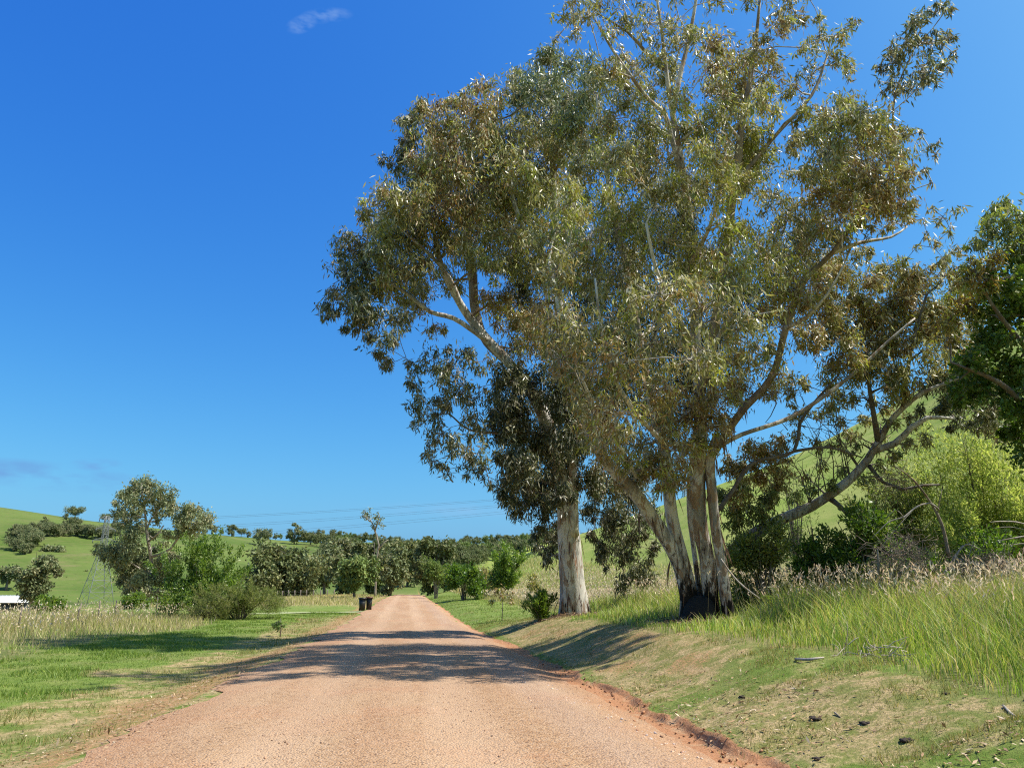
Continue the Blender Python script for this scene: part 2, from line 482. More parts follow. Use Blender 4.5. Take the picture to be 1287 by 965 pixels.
def ground_mat():
    k = NT('paddock_ground')
    o = k.pos(); c3 = k.N.new('ShaderNodeAttribute'); c3.attribute_name = 'cover'
    sep = k.N.new('ShaderNodeSeparateColor'); k.L.new(c3.outputs['Color'], sep.inputs[0])
    dirt, dry, tall = sep.outputs[0], sep.outputs[1], sep.outputs[2]
    far = k.attr('far'); hr = k.attr('near_hill'); tn = k.attr('tan')
    n1 = k.noise(o, .55, 5, .6); n2 = k.noise(o, 3.5, 5, .65); n3 = k.noise(o, 22, 4, .7); nb = k.noise(o, .06, 5, .6); nf = k.noise(o, 90, 3, .7)
    nh = k.noise(k.scale(o, (1, 1, 3.5)), .02, 6, .62)
    lawn = k.mix(k.ss(.3, .7, n2), (.10, .158, .026), (.175, .23, .05))
    lawn = k.mix(k.ss(.45, .75, n1), lawn, (.21, .21, .075))
    straw = k.mix(k.ss(.3, .7, n3), (.27, .20, .10), (.50, .37, .20))
    mott = k.ss(.42, .62, k.m('ADD', k.m('MULTIPLY', n2, .6), k.m('MULTIPLY', n3, .4)))
    earth = k.mix(k.ss(.3, .7, n3), (.30, .135, .065), (.45, .235, .125))
    earth = k.mix(k.ss(.5, .68, n2), earth, (.40, .25, .145))
    f_dry = k.ss(.35, .75, k.m('ADD', k.m('MULTIPLY', dry, .75), k.m('MULTIPLY', k.m('SUBTRACT', n2, .5), .9)))
    c = k.mix(f_dry, lawn, k.mix(mott, (.20, .19, .065), straw))
    c = k.mix(k.ss(.32, .66, k.m('ADD', k.m('MULTIPLY', dirt, .8), k.m('MULTIPLY', k.m('SUBTRACT', n3, .5), .9))), c, earth)
    under = k.mix(k.ss(.35, .65, n2), (.085, .115, .028), (.20, .18, .08))
    under = k.mix(k.ss(.45, .6, nb), under, (.25, .205, .105))
    c = k.mix(k.m('MULTIPLY', tall, .92), c, under)
    c = k.mix(k.m('MULTIPLY', tn, .9), c, k.mix(k.ss(.35, .65, n1), (.34, .255, .135), (.215, .20, .075)))
    # hills: spring-green pasture with drier shoulders and terracettes
    past = k.mix(k.ss(.3, .7, nh), (.072, .118, .022), (.125, .168, .040))
    past = k.mix(k.ss(.52, .72, k.noise(k.scale(o, (1, 1, 6)), .05, 6, .65)), past, (.155, .155, .06))
    past = k.mix(k.m('MULTIPLY', k.ss(.58, .72, k.noise(o, .13, 4, .6)), .5), past, (.055, .078, .018))
    past = k.mix(k.m('MULTIPLY', k.ss(.5, .62, k.noise(k.scale(o, (1, 1, 9)), .22, 5, .7)), .4), past, (.155, .145, .055))
    past = k.mix(k.m('MULTIPLY', k.ss(.55, .68, k.noise(o, .6, 3, .6)), .35), past, (.05, .075, .018))
    c = k.mix(far, c, past)
    hcol = k.mix(k.ss(.35, .65, k.noise(k.scale(o, (1, 1, 5)), .11, 6, .65)), (.20, .275, .045), (.31, .335, .09))
    c = k.mix(k.m('MULTIPLY', hr, .95), c, hcol)
    c = k.mix(.4, c, k.mix(nf, (.45, .45, .45), (1.35, 1.35, 1.35)), 'MULTIPLY')
    k.p(Base_Color=c, Roughness=.95, Specular_IOR_Level=.1)
    k.bump(k.m('ADD', k.m('MULTIPLY', n3, .7), k.m('MULTIPLY', nf, .35)), .7, .05)
    return k.mat


gme = mesh('ground', np.stack([UU, SS, ZZ], -1).reshape(-1, 3), quads, ground_mat(),
           {'cover': np.stack([dirt, dry, tall], -1).reshape(-1, 3), 'far': far.ravel(), 'near_hill': hillr.ravel(), 'tan': tan_.ravel()}, True)
tag(link('ground', gme, None, 'structure'), 'grassy ground with green hills rolling up to the horizon')


# gravel road
def road_mat():
    k = NT('red_gravel')
    o = k.pos(); e = k.attr('edge')
    n1 = k.noise(k.scale(o, (1, .12, 1)), .9, 4, .6); n2 = k.noise(o, 5, 5, .7); n3 = k.noise(o, 40, 4, .75); nf = k.noise(o, 140, 2, .7)
    v = k.vor(o, 42, 'Color'); vd = k.vor(o, 42)
    base = k.mix(k.ss(.3, .7, n2), (.31, .18, .098), (.395, .25, .143))
    base = k.mix(k.ss(.4, .65, n1), base, (.42, .277, .166))
    base = k.mix(k.m('MULTIPLY', k.ss(.45, .7, k.noise(o, .35, 4, .6)), .5), base, (.40, .195, .105))
    sep = k.N.new('ShaderNodeSeparateColor'); k.L.new(v, sep.inputs[0])
    c = k.mix(k.m('MULTIPLY', k.ss(.55, .9, sep.outputs[0]), .55), base, (.51, .365, .25))
    c = k.mix(k.m('MULTIPLY', k.ss(.90, .96, sep.outputs[1]), .75), c, (.11, .065, .045))
    c = k.mix(k.m('MULTIPLY', k.ss(.6, .72, n3), .45), c, (.24, .12, .07))
    sx = k.N.new('ShaderNodeSeparateXYZ'); k.L.new(o, sx.inputs[0]); x = k.m('ADD', sx.outputs[0], k.m('MULTIPLY', k.m('SUBTRACT', n1, .5), .5))
    def band(c0, w):
        q = k.m('DIVIDE', k.m('SUBTRACT', x, c0), w); return k.m('MAXIMUM', k.m('SUBTRACT', 1.0, k.m('MULTIPLY', q, q)), 0.0)
    rut = k.m('ADD', band(-1.15, .5), band(.85, .5))
    c = k.mix(k.m('MULTIPLY', rut, .42), c, (.47, .325, .215))
    c = k.mix(k.m('MULTIPLY', band(2.35, .6), k.m('MULTIPLY', k.ss(.4, .6, n3), .5)), c, (.38, .27, .215))
    c = k.mix(k.m('MULTIPLY', k.m('ADD', band(-.1, .45), band(-2.5, .6)), k.m('MULTIPLY', k.ss(.45, .62, n3), .35)), c, (.30, .16, .09))
    c = k.mix(k.m('MULTIPLY', e, k.m('MULTIPLY', k.ss(.35, .6, n2), .6)), c, (.37, .20, .115))
    k.p(Base_Color=c, Roughness=.95, Specular_IOR_Level=.1)
    k.bump(k.m('ADD', k.m('MULTIPLY', vd, -.8), k.m('ADD', k.m('MULTIPLY', n3, .5), k.m('MULTIPLY', n2, .8))), .8, .03)
    return k.mat


def strip_road():
    s = np.concatenate([[-30, -20, -12, -7, -4, -2, 0], np.arange(1, 30, .14), 30 + axis(1, .16, 1.03, 138)])
    fr = np.linspace(-1, 1, 45)
    hl = 3.02 + (fbm(s * .5, s * 0, 41) - .5) * .9 + (vnoise(s * 3, s * 0, 43) - .5) * .25
    hr = 3.30 + (fbm(s * .5, s * 0 + 9, 45) - .5) * .35
    U = np.where(fr[None] < 0, fr[None] * hl[:, None], fr[None] * hr[:, None])
    Y = np.repeat(s[:, None], len(fr), 1)
    bend = .000085 * np.clip(Y - 70, 0, None) ** 2
    X = U + bend
    e = np.clip((np.abs(fr) - .80) / .2, 0, 1)
    Z = H(X, Y) + .006 + (fbm(X * 1.1, Y * .5, 47) - .5) * .03 * (1 - e[None] ** 2) + .012 * (1 - e[None])
    # shallow wheel tracks, loose windrow between
    Z = Z - .018 * np.exp(-((np.abs(U) - 1.0) / .35) ** 2) * (np.abs(U) < 3) + .012 * np.exp(-((U - 2.45) / .3) ** 2)
    Z = np.maximum(Z, H(X, Y) + .004)
    n, m = X.shape; ix = np.arange(n * m).reshape(n, m)
    q = np.stack([ix[:-1, :-1], ix[:-1, 1:], ix[1:, 1:], ix[1:, :-1]], -1).reshape(-1, 4)
    me = mesh('gravel_road', np.stack([X, Y, Z], -1).reshape(-1, 3), q, road_mat(), {'edge': np.broadcast_to(e[None], X.shape).ravel()}, True)
    tag(link('gravel_road', me, None, 'structure'), 'straight reddish gravel road running away to a low crest')


strip_road()


def strip_path(name, label, pts, width, mat, lift=.03):
    pts, _ = resample(pts, np.zeros(len(pts)), 1.2)
    tg = np.gradient(pts, axis=0); nr = np.stack([-tg[:, 1], tg[:, 0], 0 * tg[:, 0]], 1); nr /= np.linalg.norm(nr, axis=1)[:, None]
    rows = []
    for f in np.linspace(-.5, .5, 5):
        p = pts + nr * f * width; p[:, 2] = H(p[:, 0], p[:, 1]) + lift; rows.append(p)
    V = np.stack(rows, 1); n, m = V.shape[:2]; ix = np.arange(n * m).reshape(n, m)
    q = np.stack([ix[:-1, :-1], ix[:-1, 1:], ix[1:, 1:], ix[1:, :-1]], -1).reshape(-1, 4)
    tag(link(name, mesh(name, V.reshape(-1, 3), q, mat, None, True), None, 'structure'), label)


strip_path('path', 'pale mown track crossing the left lawn towards the road beside the bins', [T(455, 57), T(420, 57.5), T(380, 56.5), T(340, 55), T(290, 53)], 1.5, plain('pale_track', (.27, .29, .13), .9, 0, .2, 2))
strip_path('farm_track', 'sandy track curving below the dark trees left of the road end', [T(395, 128), T(412, 131), T(430, 140), T(455, 150)], 4.0, plain('sandy_track', (.50, .37, .24), .9, 0, .2, 1))


# ------------------------------------------------------------------ foliage builders
def unit(a): return a / (np.linalg.norm(a, axis=-1, keepdims=True) + 1e-9)


def leaf_geo(c, d, nrm, L, Wd):
    """diamond leaves: centre of stalk end c, direction d, face normal nrm"""
    s = unit(np.cross(d, nrm))
    L = L[:, None]; Wd = Wd[:, None]
    n2 = unit(np.cross(s, d))
    v = np.stack([c, c + d * L * .45 + s * Wd * .5 + n2 * L * .03, c + d * L, c + d * L * .45 - s * Wd * .5 + n2 * L * .03], 1)
    return v.reshape(-1, 3)


def leaves_mesh(name, mat, C, D, L, Wd, colr, org):
    n = len(C)
    nr = rng.normal(size=(n, 3))
    v = leaf_geo(C, D, nr, L, Wd) - np.asarray(org)
    q = np.arange(n * 4).reshape(n, 4)
    return mesh(name, v, q, mat, {'col': np.repeat(colr, 4, 0)})


PAL = {
    'olive': [(0.259, 0.263, 0.086), (0.329, 0.308, 0.110), (0.201, 0.213, 0.066), (0.390, 0.319, 0.140)],
    'brown': [(0.341, 0.228, 0.089), (0.393, 0.269, 0.112), (0.261, 0.211, 0.072), (0.289, 0.170, 0.072)],
    'yellow': [(0.399, 0.423, 0.074), (0.467, 0.460, 0.099), (0.302, 0.353, 0.060), (0.411, 0.367, 0.109)],
    'dark': [(0.133, 0.158, 0.070), (0.177, 0.191, 0.084), (0.111, 0.127, 0.056), (0.222, 0.180, 0.094)],
    'grey': [(0.199, 0.238, 0.115), (0.258, 0.287, 0.147), (0.163, 0.200, 0.095), (0.305, 0.287, 0.158)],
    'shade_curtain': [(.085, .10, .045), (.11, .12, .055), (.07, .085, .038), (.14, .12, .06)],  # deep green leaves, darkened further: crown shade put into the leaf colour
    'fresh': [(0.134, 0.206, 0.041), (0.189, 0.258, 0.055), (0.095, 0.161, 0.037), (0.237, 0.270, 0.074)],
    'midgreen': [(0.110, 0.182, 0.033), (0.165, 0.242, 0.050), (0.072, 0.127, 0.024), (0.220, 0.286, 0.066)],
    'lime': [(0.381, 0.477, 0.111), (0.478, 0.547, 0.151), (0.304, 0.406, 0.095), (0.543, 0.580, 0.206)],
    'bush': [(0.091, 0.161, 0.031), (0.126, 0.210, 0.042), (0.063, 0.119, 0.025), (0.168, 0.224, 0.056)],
    'drygreen': [(0.193, 0.239, 0.063), (0.239, 0.277, 0.084), (0.146, 0.193, 0.049), (0.277, 0.277, 0.112)],
    'far': [(0.153, 0.189, 0.078), (0.199, 0.226, 0.102), (0.122, 0.153, 0.067), (0.245, 0.237, 0.122)],
    'fargreen': [(0.155, 0.225, 0.059), (0.200, 0.274, 0.076), (0.118, 0.176, 0.050), (0.237, 0.274, 0.084)],
    'fardark': [(0.125, 0.155, 0.056), (0.168, 0.196, 0.074), (0.098, 0.124, 0.045), (0.209, 0.208, 0.086)],
}


def cluster_leaves(c, r, n, ln, wd, pal, droop=.8, sprays=14, out=.0, flat=.85, spread=.30):
    """leaf positions, directions, sizes, colours of one clump"""
    m = sprays
    d = unit(rng.normal(size=(m, 3))); rad = r * rng.random(m) ** .45
    sc = c + d * rad[:, None] * np.array([1, 1, flat])
    w = rng.random(m) ** 1.2 + .15; w /= w.sum()
    k = rng.choice(m, n, p=w)
    off = rng.normal(size=(n, 3)) * r * spread * np.array([.8, .8, .9]) * (.5 + rng.random((m, 1)))[k]
    C = sc[k] + off
    D = rng.normal(size=(n, 3)) * .55 + np.array([0, 0, -1.0]) * droop + unit(C - c) * out
    D = unit(D)
    cols = np.array(PAL[pal])
    if pal in ('brown', 'olive', 'yellow'): cols = np.concatenate([cols, np.array(PAL['olive'])[:2], np.array(PAL['brown'])[:1], np.array(PAL['yellow'])[:1]])
    ci = (rng.integers(0, len(cols), m)[k] + (rng.random(n) < .45) * rng.integers(0, 7, n)) % len(cols)
    cc = cols[ci] * (.7 + .6 * rng.random(n))[:, None]
    if pal in ('brown', 'olive', 'yellow', 'dark', 'shade_curtain'): cc = np.where((rng.random(n) < .16)[:, None], np.array([.56, .53, .38]) * (.7 + .5 * rng.random(n))[:, None], cc * (.82 + .3 * rng.random(n))[:, None])  # scattered leaves coloured pale to stand in for glints
    L = ln * (.6 + .7 * rng.random(n)); Wd = wd * (.65 + .7 * rng.random(n))
    return C, D, L, Wd, cc, sc


class Plant:
    def __init__(s, name, base, label, cat, group=None):
        s.base = np.asarray(base, float); s.root = empty(name, s.base, label, cat, group)
        s.nodes = []; s.nr = []; s.lv = []; s.tw = MB(); s.has_tw = False

    def limb(s, name, pts, rad, mat, sides=12, lump=.05, step=.3, foot=0.0, seed=0, label=None, node=True):
        pts, rad = resample(pts, rad, step)
        mb = MB(); tube(mb, pts, rad, sides, lump, seed)
        if foot:
            v = mb.v[0]; mb.a[0] = np.clip(1 - (v[:, 2] - s.base[2]) / foot, 0, 1)
        o = link(name, mb.build(name, mat, s.base), s.root)
        if label: o['label'] = label
        if node:
            s.nodes += list(pts); s.nr += list(rad)
        return o

    def branch(s, target, r0=.05, r1=.012, sides=5, up=.15, wig=.12):
        N = np.array(s.nodes); R = np.array(s.nr)
        d = np.linalg.norm(N - target, axis=1) + 1.2 * np.clip(N[:, 2] - target[2], 0, None) * .5
        i = int(np.argmin(d)); a = N[i]; L = np.linalg.norm(target - a)
        r0 = min(r0, R[i] * .7)
        n = max(3, int(L / .6) + 2)
        t = np.linspace(0, 1, n)[:, None]
        mid = (a + target) / 2 + np.array([0, 0, up * L]) + rng.normal(size=3) * wig * L
        pts = a * (1 - t) ** 2 + 2 * mid * t * (1 - t) + target * t ** 2
        pts[1:-1] += rng.normal(size=(n - 2, 3)) * .02 * L
        rad = np.linspace(r0, max(r1, r0 * .3), n)
        tube(s.tw, pts, rad, sides, cap=False); s.has_tw = True
        s.nodes += list(pts[1:]); s.nr += list(rad[1:])

    def clump(s, c, r, n, ln, wd, pal, droop=.8, sprays=14, out=0., flat=.85, br=.05, twr=.012, spread=.3, twigs=True, attach=True):
        if attach: s.branch(np.asarray(c), br, twr)
        C, D, L, Wd, cc, sc = cluster_leaves(np.asarray(c), r, n, ln, wd, pal, droop, sprays, out, flat, spread)
        s.lv.append((C, D, L, Wd, cc))
        if twigs:
            base = s.nodes[-1] if attach else np.asarray(c)
            for q in sc[::1]:
                mid = (base + q) / 2 + rng.normal(size=3) * .12 * r
                tube(s.tw, [base, mid, q], [twr, twr * .7, twr * .3], 3, cap=False)
            s.has_tw = True

    def finish(s, leafmat, twigmat, crown='crown', twig='branches'):
        if s.lv:
            C, D, L, Wd, cc = [np.concatenate(x) for x in zip(*s.lv)]
            link(crown, leaves_mesh(crown, leafmat, C, D, L, Wd, cc, s.base), s.root)
        if s.has_tw: link(twig, s.tw.build(twig, twigmat, s.base), s.root, 'stuff')
        return s.root


def bark_ribbons(pl, n, zmax, L0, L1):
    nd = np.array(pl.nodes); rd = np.array(pl.nr); ok = np.where((nd[:, 2] - pl.base[2] < zmax) & (nd[:, 2] - pl.base[2] > .5) & (rd > .1))[0]
    k = rng.choice(ok, n); a = rng.random(n) * 6.283; o = np.stack([np.cos(a), np.sin(a), 0 * a], 1)
    C = nd[k] + o * (rd[k] * 1.03)[:, None]; D = unit(o * rng.uniform(.02, .35, n)[:, None] + np.array([0, 0, -1.0]) + rng.normal(size=(n, 3)) * .06)
    L = rng.uniform(L0, L1, n); side = np.cross(o, D); nr = o + rng.normal(size=(n, 3)) * .3
    cols = pick_([(.24, .13, .075), (.33, .20, .12), (.14, .08, .05), (.42, .32, .23)], n)
    o_ = link('bark_ribbons', mesh('bark_ribbons', leaf_geo(C, D, nr, L, rng.uniform(.025, .07, n)) - pl.base, np.arange(n * 4).reshape(n, 4), M['litter'], {'col': np.repeat(cols, 4, 0)}), pl.root, 'stuff')


def pick_(cols, n): return np.array(cols)[rng.integers(0, len(cols), n)] * rng.uniform(.7, 1.2, n)[:, None]


def px_limb(pl, name, pts, mat, thick=.8, **k):
    """pts: (px, py, depth, radius in photo pixels)"""
    W_ = [P(a, b, t) for a, b, t, _ in pts]; R_ = [r * t / F * thick for _, _, t, r in pts]
    return pl.limb(name, W_, R_, mat, **k)


def order(cl, pl):
    N = np.array(pl.nodes)
    return sorted(cl, key=lambda c: np.min(np.linalg.norm(N - P(c[0], c[1], c[3]), axis=1)))


# ------------------------------------------------------------------ the big trees by the road
def tree_A():
    t0 = 21.0
    base = T(885, t0)
    pl = Plant('gum_tree', base, 'tall many-stemmed gum with charred black foot, the nearest big tree on the right bank', 'tree', 'big gum trees on the right bank')
    zb = lambda px, py, dt=0: (px, py, t0 + dt)
    B = M['bark']; N_ = M['bark_brown']
    f = 2.9
    px_limb(pl, 'trunk', [(862, 800, t0, 17), (864, 762, t0, 13), (855, 715, t0, 12), (838, 678, t0 - .1, 13), (818, 648, t0 - .2, 13), (792, 612, t0 - .4, 12), (760, 578, t0 - .6, 11), (735, 530, t0 - .8, 9), (715, 470, t0 - 1, 7), (705, 400, t0 - 1, 5), (690, 330, t0 - .8, 3)], B, foot=f, seed=1, sides=16, thick=.68, label='pale stem leaning far to the left')
    px_limb(pl, 'trunk', [(872, 800, t0 + .2, 22), (868, 760, t0 + .2, 17), (858, 708, t0 + .2, 13), (848, 667, t0 + .2, 12), (842, 631, t0 + .2, 11), (838, 580, t0 + .3, 10), (822, 520, t0 + .4, 8.5), (806, 440, t0 + .5, 7), (790, 350, t0 + .6, 6), (772, 270, t0 + .6, 5), (758, 190, t0 + .6, 3), (750, 120, t0 + .5, 2)], B, foot=f, seed=2, sides=16, thick=.70, label='tan upright stem in the middle')
    px_limb(pl, 'trunk', [(893, 802, t0 + .1, 26), (893, 765, t0 + .1, 19), (889, 705, t0 + .1, 16), (880, 662, t0 + .1, 17), (876, 620, t0 + .1, 18), (878, 575, t0 + .1, 16), (880, 520, t0 + .1, 13), (876, 450, t0, 11.5), (872, 380, t0, 10.5), (868, 300, t0 - .1, 9.5), (862, 245, t0 - .2, 8.5), (852, 180, t0 - .3, 7), (841, 118, t0 - .4, 5), (834, 60, t0 - .5, 3.5), (826, 0, t0 - .6, 2.5), (818, -50, t0 - .6, 1.5)], B, foot=f, seed=3, sides=18, thick=.58, label='thickest stem rising to the treetop')
    px_limb(pl, 'trunk', [(921, 800, t0 - .3, 20), (915, 768, t0 - .3, 12), (906, 705, t0 - .25, 10), (899, 662, t0 - .2, 9.5), (895, 620, t0 - .1, 10), (892, 580, t0, 9.5), (902, 545, t0, 8)], B, foot=f * .6, seed=4, sides=14, thick=.64, label='slim white stem on the right')
    px_limb(pl, 'trunk', [(880, 798, t0 + .8, 13), (878, 740, t0 + .8, 9), (872, 690, t0 + .8, 8), (866, 640, t0 + .9, 8), (868, 590, t0 + 1, 7), (880, 500, t0 + 1.4, 6), (900, 400, t0 + 1.8, 5)], B, foot=f, seed=5, sides=12, thick=.38, label='thin stem behind the others')
    px_limb(pl, 'limb', [(897, 570, t0, 10), (912, 545, t0, 9.5), (936, 512, t0 - .3, 9), (970, 474, t0 - .6, 8.5), (988, 412, t0 - .8, 8), (1010, 354, t0 - 1, 7), (1046, 318, t0 - 1.2, 5.5), (1085, 262, t0 - 1.3, 4), (1118, 200, t0 - 1.3, 3), (1125, 120, t0 - 1.2, 2.2), (1150, 60, t0 - 1.2, 1.4)], N_, seed=6, sides=12, thick=.52)
    px_limb(pl, 'limb', [(878, 500, t0, 8), (896, 420, t0 - .5, 8), (912, 330, t0 - .8, 7), (920, 250, t0 - 1, 7), (928, 195, t0 - 1, 6), (935, 140, t0 - 1, 4.5), (948, 70, t0 - 1, 3), (955, 0, t0 - 1, 2)], N_, seed=7, sides=12)
    px_limb(pl, 'limb', [(905, 560, t0 + .4, 6), (932, 546, t0 + .5, 5), (988, 527, t0 + .6, 5), (1027, 504, t0 + .7, 4.5), (1077, 466, t0 + .8, 4), (1115, 430, t0 + .8, 3), (1150, 400, t0 + .8, 2)], B, seed=8, sides=10, thick=.55, label='pale bare limb reaching right')
    px_limb(pl, 'limb', [(904, 640, t0 + .6, 5), (922, 615, t0 + .9, 4.5), (946, 582, t0 + 1, 4), (998, 567, t0 + 1, 3.5), (1005, 532, t0 + 1, 3.5), (1030, 498, t0 + 1, 2.5), (1055, 470, t0 + 1, 1.5)], M['bark_rough'], seed=9, sides=8, thick=.62, label='thin grey limb with an elbow')
    px_limb(pl, 'limb', [(998, 567, t0 + 1, 2.6), (1040, 562, t0 + 1, 2), (1084, 575, t0 + 1, 1)], M['bark_rough'], seed=10, sides=6)
    px_limb(pl, 'limb', [(866, 260, t0 - .1, 4.5), (852, 205, t0 - .8, 4), (835, 143, t0 - 1, 4), (815, 125, t0 - 1.2, 3), (785, 85, t0 - 1.4, 2.6), (765, 55, t0 - 1.4, 2), (748, 25, t0 - 1.4, 1.4)], B, seed=11, sides=8)
    px_limb(pl, 'limb', [(846, 140, t0 - .4, 4.5), (856, 90, t0 - .2, 3.6), (868, 40, t0, 3), (878, -20, t0, 2)], B, seed=12, sides=8)
    px_limb(pl, 'limb', [(838, 90, t0 - .4, 3.2), (812, 66, t0 - .6, 2.6), (788, 40, t0 - .8, 2), (752, 18, t0 - 1, 1.2)], N_, seed=13, sides=7)
    px_limb(pl, 'limb', [(925, 230, t0 - 1, 4), (975, 170, t0 - .6, 3), (1020, 120, t0 - .3, 2.4), (1040, 70, t0, 1.6)], N_, seed=14, sides=7)
    px_limb(pl, 'limb', [(1046, 318, t0 - 1.2, 4), (1082, 305, t0 - 1, 3), (1120, 298, t0 - .8, 2), (1140, 285, t0 - .6, 1.2)], B, seed=15, sides=7)
    px_limb(pl, 'limb', [(765, 585, t0 - .5, 4), (776, 592, t0 - .8, 3.4), (812, 590, t0 - 1.1, 3), (836, 588, t0 - 1.3, 2)], N_, seed=16, sides=7)
    for q in ([(838, 560, -1.2, 5), (800, 520, -2.2, 4), (770, 470, -3, 3.4), (755, 410, -3.4, 2.6), (748, 350, -3.4, 1.6)], [(874, 440, -.6, 5), (848, 390, -1.8, 4), (825, 340, -2.6, 3.2), (812, 280, -3, 2.2)], [(884, 470, -.6, 5), (905, 420, -2, 4), (930, 370, -2.8, 3.2), (940, 310, -3.2, 2)],
              [(868, 330, -.6, 4), (890, 290, -1.8, 3.2), (905, 240, -2.4, 2.4), (912, 190, -2.6, 1.4)], [(760, 540, -1.6, 3.6), (742, 500, -2.4, 3), (722, 450, -3, 2.2), (716, 400, -3.2, 1.4)], [(800, 600, -1, 3), (778, 560, -2, 2.6), (752, 545, -2.6, 1.8), (735, 548, -2.8, 1)], [(988, 412, -1, 4), (1012, 400, -1.8, 3), (1040, 370, -2.4, 2.2), (1062, 330, -2.6, 1.4)]):
        px_limb(pl, 'limb', [(x, y, t0 + d, r) for x, y, d, r in q], M['bark_pale'], seed=q[0][0], sides=8, thick=.75)
    # clumps: px, py, r(px), depth, palette, density
    bark_ribbons(pl, 170, 6.5, .25, .9)
    c = []
    def add(s_, pal, dens, dlo, dhi):
        for x, y, r in s_: c.append((x, y, r, t0 + rng.uniform(dlo * 2.6 if dlo < 0 else dlo, dhi * 1.1), pal, dens))
    # airy top
    add([(870, 50, 34), (845, 40, 30), (815, 30, 32), (788, 22, 28), (740, 22, 24), (722, 18, 20), (706, 20, 15), (702, 45, 10), (765, 40, 20), (722, 40, 14), (720, 2, 18), (760, -8, 28), (800, -20, 30), (850, -20, 34), (900, 0, 26), (905, -25, 26), (950, -15, 28), (985, -5, 22), (1010, -10, 18)], 'olive', .45, -1.6, .8)
    add([(900, 55, 32), (925, 85, 38), (898, 90, 30), (950, 65, 28), (965, 95, 28), (940, 110, 34), (905, 120, 36), (975, 30, 22), (1000, 20, 20)], 'brown', .8, -1.6, .8)
    add([(1030, 45, 22), (1060, 45, 20), (1075, 30, 14), (1050, 75, 20), (1020, 95, 22), (1070, 85, 18), (1010, 60, 16), (1030, 20, 14), (1000, 110, 22)], 'olive', .5, -1.2, .8)
    add([(1150, 25, 20), (1175, 18, 18), (1190, 12, 10), (1140, 50, 24), (1165, 55, 26), (1190, 50, 16), (1200, 68, 9), (1130, 80, 24), (1160, 85, 26), (1185, 82, 16), (1118, 105, 20), (1145, 112, 20), (1170, 100, 12), (1120, 65, 14), (1105, 85, 12)], 'dark', .6, -1.6, -.4)
    add([(1168, 185, 10), (1176, 196, 9), (1164, 214, 10), (1180, 180, 7), (1172, 230, 6), (1158, 165, 8)], 'dark', .4, -1.3, -.9)
    # right crown
    add([(1060, 125, 26), (1085, 140, 34), (1055, 155, 38), (1105, 155, 36), (1080, 180, 42), (1120, 190, 32), (1135, 170, 20), (1025, 165, 30), (1040, 200, 36), (1010, 140, 22), (1000, 175, 26)], 'olive', .85, -1.6, .9)
    add([(1100, 215, 42), (1065, 230, 42), (1125, 230, 34), (1140, 215, 16), (1090, 255, 38), (1120, 262, 30), (1138, 255, 16), (1060, 270, 36), (1030, 245, 32)], 'brown', .85, -1.8, .6)
    add([(1010, 215, 30), (1000, 260, 30), (1030, 290, 34), (985, 290, 30), (1060, 300, 28), (1000, 320, 36), (970, 250, 26), (1140, 272, 12), (1112, 285, 14), (1082, 285, 18)], 'olive', .6, -1, 1.4)
    add([(1030, 340, 40), (1000, 365, 44), (1035, 380, 34), (985, 400, 36), (1020, 420, 34), (1055, 350, 26)], 'brown', .85, -1.4, 1.2)
    # middle
    add([(910, 150, 38), (940, 160, 36), (960, 130, 28), (925, 195, 36), (955, 190, 30), (890, 200, 40), (905, 235, 38), (945, 230, 28), (880, 165, 34), (860, 130, 30)], 'yellow', .85, -1.8, .6)
    add([(840, 180, 38), (810, 160, 36), (820, 110, 30), (790, 110, 32), (770, 150, 38), (800, 210, 42), (840, 235, 40), (775, 200, 40), (860, 280, 40), (750, 180, 32), (730, 210, 34), (820, 75, 22), (848, 85, 22), (765, 95, 30), (785, 75, 22)], 'olive', .85, -1.2, 1.4)
    add([(760, 250, 44), (720, 250, 38), (790, 280, 46), (830, 300, 48), (740, 300, 44), (880, 320, 48), (920, 290, 44), (960, 330, 44), (920, 350, 46), (700, 290, 36)], 'yellow', .62, -2.4, 1)
    add([(780, 340, 48), (830, 370, 50), (735, 350, 44), (880, 390, 50), (940, 400, 46), (700, 340, 36), (770, 400, 50), (820, 430, 50), (725, 410, 44), (875, 450, 46), (920, 455, 40), (960, 445, 34)], 'olive', .62, -2.6, 1)
    add([(770, 455, 46), (735, 470, 42), (820, 490, 48), (780, 520, 44), (745, 520, 38), (840, 540, 42), (800, 560, 36), (870, 510, 40), (760, 560, 26), (900, 500, 34), (855, 575, 30), (705, 450, 34), (690, 400, 34)], 'brown', .62, -2.2, .8)
    add([(760, 300, 50), (820, 260, 50), (880, 230, 46), (800, 360, 54), (860, 340, 54), (920, 380, 50), (760, 420, 52), (820, 430, 54), (880, 450, 52), (940, 330, 46), (990, 350, 40), (780, 490, 50), (840, 510, 48), (900, 480, 44), (730, 370, 44), (800, 200, 44), (930, 210, 40), (1060, 200, 40), (1090, 240, 36), (1020, 280, 36)], 'shade_curtain', .8, 1.5, 3.4)
    add([(735, 500, 30), (718, 465, 30), (758, 528, 30), (742, 548, 24), (775, 555, 26), (698, 430, 30), (790, 580, 24), (812, 572, 30), (840, 585, 28), (730, 430, 34), (760, 480, 36)], 'olive', .6, -1.1, -.5)
    add([(825, 608, 20), (800, 600, 18), (858, 600, 20), (885, 560, 26), (850, 560, 30), (905, 525, 22), (780, 610, 12)], 'brown', .62, -.7, -.3)
    add([(925, 490, 26), (900, 540, 22), (820, 590, 22), (785, 585, 16), (845, 605, 18), (960, 490, 22), (980, 470, 20), (870, 600, 16)], 'brown', .6, -.6, 1.2)
